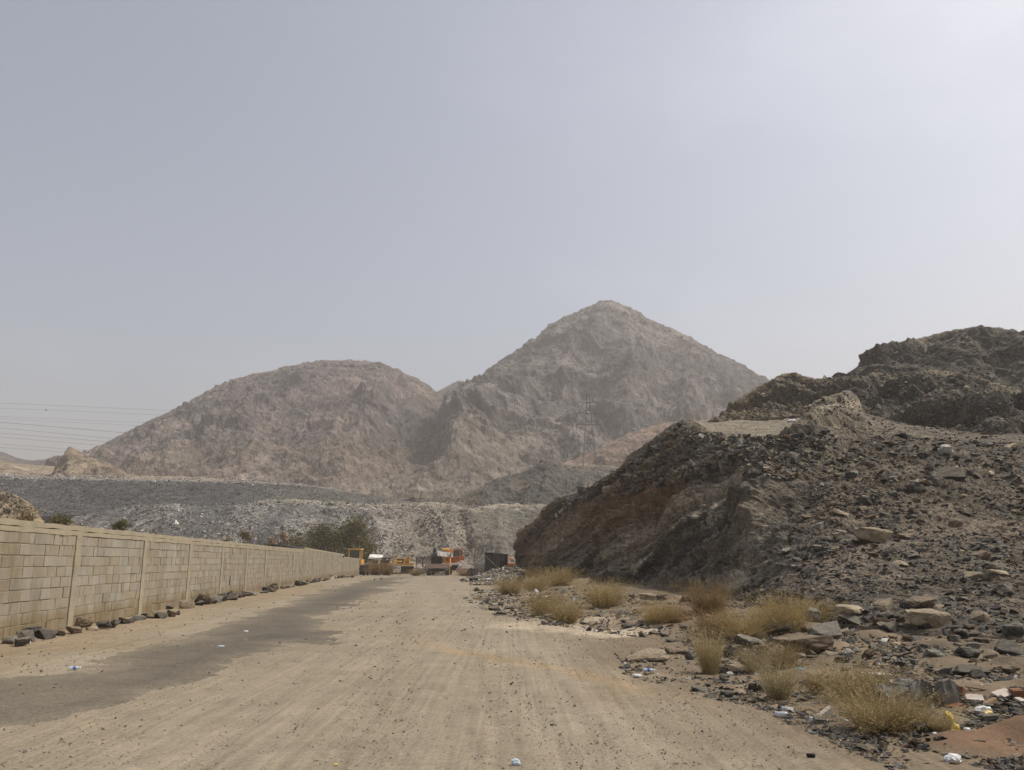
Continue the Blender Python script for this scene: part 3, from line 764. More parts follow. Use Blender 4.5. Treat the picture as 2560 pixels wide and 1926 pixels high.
def col_tan(P, X, Y, big, rid, fine, v, cid):
    return mix((0.15, 0.12, 0.088), (0.27, 0.215, 0.15), np.clip(0.5 + 0.5 * big + 0.35 * fine, 0, 1))
tier("distant_ridge", [-300, -160, -80, 0, 40, 80, 120, 160, 210, 280], [1190] * 10, [520] * 10,
     [-300, -160, -80, 0, 36, 75, 112, 150, 210, 280], [1140, 1128, 1126, 1130, 1144, 1151, 1149, 1140, 1160, 1172], [680] * 10, 160, 50, 5, 24, col_mtn, 621, M_far, back=60)
tier("tan_flat", [-300, -100, 0, 60, 120, 180, 260, 380, 560], [1206] * 9, [262] * 9,
     [-300, -100, 0, 60, 120, 180, 260, 380, 560], [1150, 1150, 1152, 1160, 1165, 1172, 1180, 1192, 1212], [380] * 9, 160, 60, 1.6, 12, col_tan, 641, M_far, back=30)
tier("tan_outcrop", [128, 142, 158, 176, 196, 220, 246, 276, 312], [1200] * 9, [262] * 9,
     [133, 146, 158, 172, 190, 206, 240, 270, 306], [1188, 1160, 1142, 1122, 1124, 1140, 1148, 1158, 1186], [284] * 9, 200, 110, 2.6, 7, col_tan, 661, M_far, back=16, bulge=0.1, crest_rough=0.15)
def col_hump(P, X, Y, big, rid, fine, v, cid):
    return mix((0.15, 0.115, 0.08), (0.31, 0.25, 0.17), np.clip(0.5 + 0.4 * rid * 0.5 + 0.5 * fine, 0, 1))
tier("tan_hump_behind_wall", [-120, -60, 0, 40, 80, 120, 160], [1490] * 7, [33] * 7,
     [-120, -60, 0, 40, 78, 110, 150], [1225, 1226, 1232, 1240, 1262, 1302, 1345], [38] * 7, 160, 90, 0.6, 1.5, col_hump, 681, M_cut, back=6, bulge=0.1)
tier("sandy_rise_behind_wall", [60, 160, 260, 340, 440], [1454] * 5, [58] * 5,
     [60, 160, 260, 340, 440], [1310, 1308, 1322, 1340, 1390], [66] * 5, 80, 40, 0.3, 2, col_tan, 691, M_cut, back=8)

TERRAIN_BVH = BVHTree.FromPolygons(np.concatenate(BVH_V).tolist(), np.concatenate(BVH_F).tolist())
EYE = Vector((0, 0, CAM_H))
def hit(px, py):
    """the nearest point of hills or ground on the line of sight through a pixel"""
    d = ray(px, py).normalized()
    loc, nor, _, dist = TERRAIN_BVH.ray_cast(EYE, d)
    if py > HORIZON + 6:
        g = gp(px, py)
        if loc is None or (g - EYE).length < dist:
            return g, Vector((0, 0, 1))
    if loc is None: return None, None
    if nor.dot(d) > 0: nor = -nor
    return loc, nor

# ---- haze: the dusty air over the whole place
def haze():
    s = Shape(); s.box((0, 900, 128), (6600, 5000, 262))
    m = bpy.data.materials.new("dusty_air"); m.use_nodes = True
    N, L = m.node_tree.nodes, m.node_tree.links
    N.remove(N["Principled BSDF"])
    v = N.new("ShaderNodeVolumePrincipled")
    v.inputs['Color'].default_value = (0.78, 0.735, 0.685, 1)
    v.inputs['Density'].default_value = HAZE_DENSITY
    v.inputs['Anisotropy'].default_value = 0.32
    L.new(v.outputs[0], N["Material Output"].inputs['Volume'])
    o = s.build("haze", m); o["kind"] = "stuff"
    tag(o, "pale dusty haze hanging over the whole valley")
HAZE_DENSITY = 0.00070
haze()

# ================================================================== stones
def hull_rock(seed, n=14, shape=(1, 0.8, 0.6), boxy=0.5):
    """an angular stone: convex hull of scattered points, about one unit across"""
    r = np.random.default_rng(seed)
    p = r.normal(size=(n, 3)); p /= np.linalg.norm(p, axis=1, keepdims=True)
    p = np.sign(p) * np.abs(p) ** (1 - 0.5 * boxy)
    p /= np.abs(p).max(axis=0)
    p *= r.uniform(0.82, 1.0, (n, 1)) * 0.5 * np.array(shape)
    bm = bmesh.new()
    for q in p: bm.verts.new(q)
    res = bmesh.ops.convex_hull(bm, input=bm.verts)
    bmesh.ops.delete(bm, geom=[g for g in res['geom_interior'] if isinstance(g, bmesh.types.BMVert)], context='VERTS')
    bmesh.ops.triangulate(bm, faces=bm.faces)
    bm.verts.ensure_lookup_table(); bm.verts.index_update()
    V = np.array([v.co[:] for v in bm.verts]); F = np.array([[v.index for v in f.verts] for f in bm.faces])
    bm.free()
    return V, F
SMALL = [hull_rock(i, 9 + i % 5, (1, 0.55 + 0.35 * ((i * 37) % 10) / 10, 0.35 + 0.4 * ((i * 53) % 10) / 10), 0.7) for i in range(14)]
TINY = [hull_rock(100 + i, 7, (1, 0.8, 0.6), 0.6) for i in range(8)]
def big_rock(seed, shape, rough=0.05, cuts=2):
    V, F = hull_rock(seed, 15, shape, 0.85)
    bm = bmesh.new()
    vs = [bm.verts.new(v) for v in V]
    for f in F: bm.faces.new([vs[i] for i in f])
    bmesh.ops.dissolve_limit(bm, angle_limit=math.radians(12), verts=bm.verts, edges=bm.edges)
    bmesh.ops.bevel(bm, geom=list(bm.edges), offset=0.022, segments=1, affect='EDGES')
    bmesh.ops.triangulate(bm, faces=bm.faces)
    bmesh.ops.subdivide_edges(bm, edges=[e for e in bm.edges if e.calc_length() > 0.16], cuts=cuts, use_grid_fill=True)
    bmesh.ops.triangulate(bm, faces=bm.faces)
    P = np.array([v.co[:] for v in bm.verts])
    n1 = ridged(P * 3.2 * np.array((1, 1, 2.2)) + seed, 4, 0.55, seed); 
    for v, a in zip(bm.verts, n1):
        v.co *= 1 + rough * float(a)
    me = bpy.data.meshes.new("rock"); bm.to_mesh(me); bm.free()
    return me
RM_dark = rock_mat("dark_basalt", [(0.3, (0.040, 0.038, 0.034)), (0.5, (0.085, 0.080, 0.070)), (0.72, (0.17, 0.155, 0.13))], dust=(0.25, 0.215, 0.16))
RM_grey = rock_mat("grey_stone", [(0.3, (0.085, 0.082, 0.072)), (0.5, (0.165, 0.155, 0.132)), (0.72, (0.27, 0.25, 0.21))], dust=(0.30, 0.26, 0.195))
RM_tan = rock_mat("tan_stone", [(0.3, (0.16, 0.125, 0.08)), (0.5, (0.29, 0.235, 0.16)), (0.72, (0.42, 0.35, 0.25))], spread=0.3, dust=(0.36, 0.30, 0.21))
RM_pale = rock_mat("pale_stone", [(0.3, (0.30, 0.28, 0.235)), (0.5, (0.45, 0.42, 0.36)), (0.72, (0.58, 0.54, 0.47))], spread=0.2)
RM_brown = rock_mat("brown_stone", [(0.3, (0.075, 0.055, 0.038)), (0.5, (0.145, 0.108, 0.075)), (0.72, (0.24, 0.185, 0.13))], dust=(0.27, 0.215, 0.145))
RM_many = rock_mat("loose_stone", [(0.3, grey(0.72)), (0.5, grey(1.0)), (0.75, grey(1.35))], tint='attr', scale=9.0, dust=None)
RMATS = {'d': RM_dark, 'g': RM_grey, 't': RM_tan, 'p': RM_pale, 'b': RM_brown}
SHAPES = {'block': (1, 0.85, 0.72), 'slab': (1, 0.75, 0.34), 'point': (0.9, 0.7, 1.0), 'round': (1, 0.9, 0.75)}
BIG = {}
for k in RMATS:
    for si, s in enumerate(SHAPES):
        for v in range(3 if k in 'dgt' else 2):
            me = big_rock(sum(map(ord, k + s)) * 7 + v, SHAPES[s], 0.085, 3)
            me.materials.append(RMATS[k]); BIG[(k, s, v)] = me
ROCK_N = [0]
def rock(px, py, w, kind='d', shape='block', label=None, group=None, ratio=1.0, name="rock", pos=None, tilt=0.25, yaw=None):
    """a stone w pixels wide whose foot shows at (px, py)"""
    loc, nor = hit(px, py) if pos is None else (Vector(pos), Vector((0, 0, 1)))
    if loc is None: return None
    dist = (loc - EYE).length
    size = w * dist / FPX
    v = ROCK_N[0] % (3 if kind in 'dgt' else 2); ROCK_N[0] += 1
    o = bpy.data.objects.new(name, BIG[(kind, shape, v)])
    hgt = SHAPES[shape][2] * size * ratio
    o.scale = (size, size, size * ratio)
    o.rotation_euler = (random.uniform(-tilt, tilt), random.uniform(-tilt, tilt), random.uniform(-0.7, 0.7) if yaw is None else yaw)
    o.location = loc + Vector((0, size * 0.25, hgt * 0.30))
    link(o)
    tag(o, label, "rock" if label else None, group)
    return o
def strew(name, pos, size, nor, tones, label, templates=SMALL, sink=0.2, flat=0.8, kind="stuff", mat=None, seed=0):
    """thousands of loose stones as one mass"""
    r = np.random.default_rng(seed)
    pos = np.asarray(pos, float); n = len(pos)
    size = np.asarray(size, float) * np.ones(n)
    tones = np.asarray(tones, float)
    VV, FF, CC, off = [], [], [], 0
    which = r.integers(0, len(templates), n)
    a, b, c = r.uniform(0, 6.28, n), r.normal(0, 0.35, n), r.normal(0, 0.35, n)
    ca, sa, cb, sb, cc, sc_ = np.cos(a), np.sin(a), np.cos(b), np.sin(b), np.cos(c), np.sin(c)
    R = np.empty((n, 3, 3))
    R[:, 0, 0] = ca * cb; R[:, 0, 1] = ca * sb * sc_ - sa * cc; R[:, 0, 2] = ca * sb * cc + sa * sc_
    R[:, 1, 0] = sa * cb; R[:, 1, 1] = sa * sb * sc_ + ca * cc; R[:, 1, 2] = sa * sb * cc - ca * sc_
    R[:, 2, 0] = -sb; R[:, 2, 1] = cb * sc_; R[:, 2, 2] = cb * cc
    S = np.stack([size, size * r.uniform(0.6, 1, n), size * r.uniform(0.55, 1.0, n) * flat], -1)
    up = np.asarray(nor, float)
    for t, (V, F) in enumerate(templates):
        idx = np.nonzero(which == t)[0]
        if not len(idx): continue
        W = np.einsum('nij,nvj->nvi', R[idx], V[None] * S[idx][:, None, :])
        W += (pos[idx] + up[idx] * (size[idx] * (0.25 - sink))[:, None])[:, None, :]
        VV.append(W.reshape(-1, 3))
        FF.append((F[None] + (np.arange(len(idx)) * len(V))[:, None, None] + off).reshape(-1, 3))
        CC.append(np.repeat(tones[idx], len(V), 0)); off += len(idx) * len(V)
    o = mesh_object(name, raw_mesh(name, np.concatenate(VV), np.concatenate(FF), mat or RM_many, np.concatenate(CC)))
    o["kind"] = kind
    tag(o, label)
    return o
def tones(n, palette, weights, spread=0.3, seed=0):
    r = np.random.default_rng(seed)
    c = np.array(palette)[r.choice(len(palette), n, p=np.array(weights) / sum(weights))]
    return c * r.uniform(1 - spread, 1 + spread, (n, 1))
def cast(n, sampler, seed):
    """stones are laid where lines of sight through sampled pixels meet the hills or the ground"""
    random.seed(seed)
    XY = [sampler() for _ in range(n)]
    low = [i for i, q in enumerate(XY) if q[1] > HORIZON + 6]
    G = np.full((n, 3), np.nan)
    if low: G[low] = gp_many([XY[i][0] for i in low], [XY[i][1] for i in low])
    P, Nn, D = [], [], []
    for i, (px, py) in enumerate(XY):
        d = ray(px, py).normalized()
        l, nr, _, dist = TERRAIN_BVH.ray_cast(EYE, d)
        if not np.isnan(G[i, 0]):
            gd = math.sqrt(G[i, 0] ** 2 + G[i, 1] ** 2 + (G[i, 2] - CAM_H) ** 2)
            if l is None or gd < dist:
                P.append(tuple(G[i])); Nn.append((0, 0, 1)); D.append(gd); continue
        if l is None: continue
        if nr.dot(d) > 0: nr = -nr
        P.append(l[:]); Nn.append(nr[:]); D.append(dist)
    return np.array(P), np.array(Nn), np.array(D)
DK, GR, TN, PL, BR = (0.075, 0.072, 0.066), (0.16, 0.152, 0.135), (0.31, 0.25, 0.17), (0.46, 0.43, 0.39), (0.145, 0.105, 0.072)

# ---- scree of the spoil banks (stones of half a metre to two metres, far away)
def poly_sampler(poly, gap=None):
    xs = [p[0] for p in poly]; ysv = [p[1] for p in poly]
    def inside(x, y):
        c = False
        for (a, b), (d, e) in zip(poly, poly[1:] + poly[:1]):
            if (b > y) != (e > y) and x < (d - a) * (y - b) / (e - b) + a: c = not c
        return c
    def f():
        while True:
            x, y = random.uniform(min(xs), max(xs)), random.uniform(min(ysv), max(ysv))
            if inside(x, y) and (gap is None or gap(x, y)): return x, y
    return f
def px_noise(sx, sy, seed):
    rr = np.random.default_rng(seed); G = rr.uniform(-1, 1, (64, 64))
    def f(x, y):
        u, v = x / sx % 63, y / sy % 63
        i, j = int(u), int(v); a, b = u - i, v - j
        return (G[i, j] * (1 - a) + G[i + 1, j] * a) * (1 - b) + (G[i, j + 1] * (1 - a) + G[i + 1, j + 1] * a) * b
    return f
nz = px_noise(45, 30, 5)
P_, N_, D_ = cast(15000, poly_sampler([(120, 1310), (330, 1264), (450, 1264), (640, 1256), (820, 1256), (1010, 1262), (1170, 1272), (1175, 1400), (940, 1410), (600, 1395), (300, 1350), (130, 1330)], lambda x, y: nz(x, y) > random.uniform(-1.2, 0.5)), 1)
strew("bank_rubble", P_, np.random.default_rng(2).lognormal(math.log(3.6), 0.5, len(P_)) * D_ / FPX, N_, tones(len(P_), [DK, GR, PL, TN], [3.6, 3.6, 2.2, 1.6], 0.35, 3), "loose pale and dark rubble covering the lower spoil bank", TINY, seed=4)
P_, N_, D_ = cast(9000, poly_sampler([(-20, 1192), (300, 1200), (600, 1206), (780, 1218), (980, 1254), (1000, 1262), (640, 1262), (330, 1268), (110, 1290), (-20, 1285)]), 5)
strew("dark_bank_gravel", P_, np.random.default_rng(6).lognormal(math.log(2.8), 0.45, len(P_)) * D_ / FPX, N_, tones(len(P_), [(0.045, 0.044, 0.042), DK, GR, PL], [4, 4, 2.5, 0.25], 0.35, 7), "dark grey broken stone covering the upper spoil bank", TINY, seed=8)
P_, N_, D_ = cast(3000, poly_sampler([(-20, 1184), (300, 1190), (640, 1200), (760, 1212), (760, 1217), (600, 1208), (300, 1203), (-20, 1198)]), 9)
strew("bank_crest_rubble", P_, np.random.default_rng(10).lognormal(math.log(3.6), 0.4, len(P_)) * D_ / FPX, N_, tones(len(P_), [DK, GR, PL, (0.3, 0.29, 0.275)], [1, 1.5, 4, 3], 0.25, 11), "pale broken stone along the crest of the upper spoil bank", TINY, seed=12)
P_, N_, D_ = cast(4500, poly_sampler([(1060, 1258), (1250, 1200), (1365, 1154), (1500, 1166), (1480, 1215), (1350, 1290), (1290, 1390), (1180, 1395), (1180, 1275)]), 13)
strew("dark_slope_gravel", P_, np.random.default_rng(14).lognormal(math.log(2.2), 0.4, len(P_)) * D_ / FPX, N_, tones(len(P_), [DK, GR, (0.12, 0.122, 0.108), PL], [4, 3, 4, 0.5], 0.3, 15), "dark grey-green broken stone on the slope below the pylon", TINY, seed=16)
# boulders strewn over the two mountains
P_, N_, D_ = cast(9000, poly_sampler([(215, 1150), (460, 1020), (640, 945), (870, 908), (1040, 952), (1090, 985), (1180, 968), (1350, 850), (1515, 768), (1640, 815), (1850, 916), (1900, 950), (1650, 1060), (1400, 1150), (1100, 1245), (600, 1200), (250, 1185)]), 17)
strew("mountain_boulders", P_, np.random.default_rng(18).lognormal(math.log(2.7), 0.5, len(P_)) * D_ / FPX, N_, tones(len(P_), [(0.115, 0.108, 0.104), (0.19, 0.165, 0.145), (0.28, 0.235, 0.19)], [3, 4, 3], 0.25, 19), "scattered boulders and broken ledges over both far mountains", TINY, seed=20, flat=0.7)

# ---- the quarry slope: loose stone on the talus, broken edges of the benches
n1_ = px_noise(70, 55, 21)
P_, N_, D_ = cast(20000, poly_sampler([(1850, 1490), (2000, 1300), (2080, 1120), (2200, 1090), (2562, 1115), (2950, 1125), (2950, 1670), (2562, 1640), (2300, 1610), (2100, 1590), (1900, 1540)], lambda x, y: n1_(x, y) > random.uniform(-1.0, 0.6)), 22)
strew("talus_stones", P_, np.clip(np.random.default_rng(23).lognormal(math.log(5.5), 0.7, len(P_)), 2.2, 34) * D_ / FPX, N_, tones(len(P_), [(0.06, 0.057, 0.051), DK, GR, TN, BR], [2, 4, 3.4, 1.1, 2.8], 0.35, 24), "loose angular stones covering the talus below the bench", seed=25, flat=0.6)
P_, N_, D_ = cast(2600, poly_sampler([(1790, 1082), (1900, 1092), (2030, 1078), (2060, 1065), (2100, 1110), (1990, 1200), (1860, 1190), (1760, 1200), (1620, 1225), (1500, 1250), (1400, 1275), (1450, 1228), (1545, 1170), (1640, 1105), (1700, 1070)]), 26)
strew("bench_edge_stones", P_, np.clip(np.random.default_rng(27).lognormal(math.log(9), 0.5, len(P_)), 3, 30) * D_ / FPX, N_, tones(len(P_), [DK, GR, TN, BR], [5, 3, 1.5, 1.5], 0.3, 28), "broken stones spilling over the edge of the bench road", seed=29, flat=0.7)
P_, N_, D_ = cast(5600, poly_sampler([(1800, 1055), (1960, 942), (2170, 940), (2330, 935), (2562, 990), (2900, 1000), (2900, 1130), (2562, 1125), (2300, 1105), (2100, 1075), (2110, 1040), (2040, 1045), (1900, 1045)]), 30)
strew("mound_stones", P_, np.clip(np.random.default_rng(31).lognormal(math.log(5), 0.5, len(P_)), 2.5, 18) * D_ / FPX, N_, tones(len(P_), [DK, GR, TN, BR], [5, 2.5, 1.3, 2], 0.3, 32), "loose broken rock on the second quarry tier", seed=33, flat=0.8)
P_, N_, D_ = cast(1500, poly_sampler([(2110, 950), (2175, 888), (2320, 848), (2420, 830), (2562, 848), (2562, 990), (2350, 935), (2200, 945)]), 34)
strew("dome_stones", P_, np.clip(np.random.default_rng(35).lognormal(math.log(4.5), 0.5, len(P_)), 2.5, 16) * D_ / FPX, N_, tones(len(P_), [DK, GR, BR], [5, 3, 2], 0.3, 36), "loose rock on the dark rocky dome", seed=37, flat=0.8)

def along_line(line, lo, hi):
    seg = list(zip(line, line[1:])); ln = [math.dist(a, b) for a, b in seg]
    def f():
        (a, b) = random.choices(seg, ln)[0]; t = random.random()
        return a[0] + (b[0] - a[0]) * t, a[1] + (b[1] - a[1]) * t + random.uniform(lo, hi)
    return f
P_, N_, D_ = cast(420, along_line([(1310, 1345), (1345, 1308), (1402, 1262), (1470, 1228), (1560, 1168), (1640, 1112), (1700, 1062), (1790, 1086), (1905, 1096), (2010, 1088)], 2, 22), 36)
strew("crest_stones", P_, np.clip(np.random.default_rng(38).lognormal(math.log(12), 0.45, len(P_)), 5, 30) * D_ / FPX, N_, tones(len(P_), [DK, GR, TN, BR], [5, 3, 1.6, 1.5], 0.3, 39), "loose boulders along the crest of the cut face", seed=40, flat=0.8, sink=0.05)
P_, N_, D_ = cast(260, along_line([(218, 1138), (300, 1094), (380, 1056), (462, 1018), (535, 976), (610, 946), (700, 930), (790, 912), (872, 907), (952, 916), (1036, 949), (1090, 984)], 1, 9), 41)
Q_, R_2, E_ = cast(300, along_line([(1180, 966), (1232, 928), (1302, 884), (1352, 850), (1390, 810), (1452, 784), (1514, 768), (1578, 786), (1648, 816), (1745, 866), (1850, 914), (1900, 940)], 1, 9), 42)
P_, N_, D_ = np.concatenate([P_, Q_]), np.concatenate([N_, R_2]), np.concatenate([D_, E_])
strew("ridge_boulders", P_, np.clip(np.random.default_rng(43).lognormal(math.log(6.5), 0.45, len(P_)), 3, 16) * D_ / FPX, N_, tones(len(P_), [(0.10, 0.094, 0.09), (0.16, 0.14, 0.125)], [3, 3], 0.25, 44), "boulders standing along the mountain skylines", seed=45, flat=0.8, sink=0.08)

# ---- rubble verge on the right of the track
n2_ = px_noise(80, 40, 41)
VERGE = [(1180, 1462), (1300, 1440), (1500, 1480), (1700, 1495), (1850, 1520), (2100, 1590), (2562, 1640), (2950, 1665), (2950, 1926), (2230, 1926), (2060, 1850), (1900, 1775), (1750, 1740), (1560, 1690), (1540, 1640), (1720, 1610), (1480, 1580), (1250, 1545), (1160, 1500)]
P_, N_, D_ = cast(21000, poly_sampler(VERGE, lambda x, y: n2_(x, y) > random.uniform(-1.2, 0.6)), 42)
strew("verge_rubble", P_, np.clip(np.random.default_rng(43).lognormal(math.log(7.5), 0.6, len(P_)), 2.5, 30) * D_ / FPX, N_, tones(len(P_), [DK, GR, TN, BR, PL], [3.6, 4.6, 2.2, 1.6, 0.5], 0.3, 44), "small angular stones littering the verge beside the dirt track", seed=45, flat=0.6)
P_, N_, D_ = cast(1500, poly_sampler([(1150, 1456), (1185, 1432), (1230, 1418), (1290, 1411), (1330, 1416), (1345, 1440), (1250, 1460)]), 46)
strew("heap_rubble", P_, np.clip(np.random.default_rng(47).lognormal(math.log(6), 0.45, len(P_)), 3, 16) * D_ / FPX, N_, tones(len(P_), [DK, GR, PL, TN], [3, 4, 2.0, 2], 0.3, 48), "heap of broken concrete and stone in front of the black tank", seed=49, flat=0.8)
# pale stones spilling from the foot of the cut at the right of the tall bush
P_, N_, D_ = cast(700, poly_sampler([(1815, 1500), (1860, 1455), (1960, 1480), (1990, 1540), (1930, 1570), (1830, 1555)]), 50)
strew("spilled_stones", P_, np.clip(np.random.default_rng(51).lognormal(math.log(9), 0.4, len(P_)), 4, 24) * D_ / FPX, N_, tones(len(P_), [DK, GR, TN], [4, 5, 1], 0.3, 52), "pile of grey stones spilled at the foot of the cut face", seed=53, flat=0.8)
# grit on the track
def track_px():
    y = 1440 + 486 * random.random() ** 0.75
    return random.uniform(0, 2300), y
P_, N_, D_ = cast(14000, track_px, 54)
keep = P_[:, 0] < berm_edge(P_[:, 1]) + 0.2
P_, N_, D_ = P_[keep], N_[keep], D_[keep]
strew("track_gravel", P_, np.clip(np.random.default_rng(55).lognormal(math.log(2.4), 0.6, len(P_)), 1.2, 13) * D_ / FPX, N_, tones(len(P_), [DK, BR, GR, TN, (0.36, 0.30, 0.21)], [1.6, 2.0, 1.2, 2, 3], 0.25, 56), "scattered grit and small stones on the dirt track", TINY, seed=57, flat=0.7, sink=0.12)

def gravel_px():
    while True:
        y = 1480 + 440 * random.random()
        x = random.uniform(850, 2250)
        if nz2(x, y) > random.uniform(-0.6, 0.8): return x, y
nz2 = px_noise(120, 60, 61)
P_, N_, D_ = cast(9000, gravel_px, 62)
keep = P_[:, 0] < berm_edge(P_[:, 1]) + 0.4
P_, N_, D_ = P_[keep], N_[keep], D_[keep]
strew("loose_gravel", P_, np.clip(np.random.default_rng(63).lognormal(math.log(2.4), 0.5, len(P_)), 1.2, 9) * D_ / FPX, N_, tones(len(P_), [DK, BR, GR, TN, (0.33, 0.28, 0.2)], [2, 2.5, 2.5, 2, 2], 0.25, 64), "loose grey gravel along the middle and verge side of the track", TINY, seed=65, flat=0.7, sink=0.12)

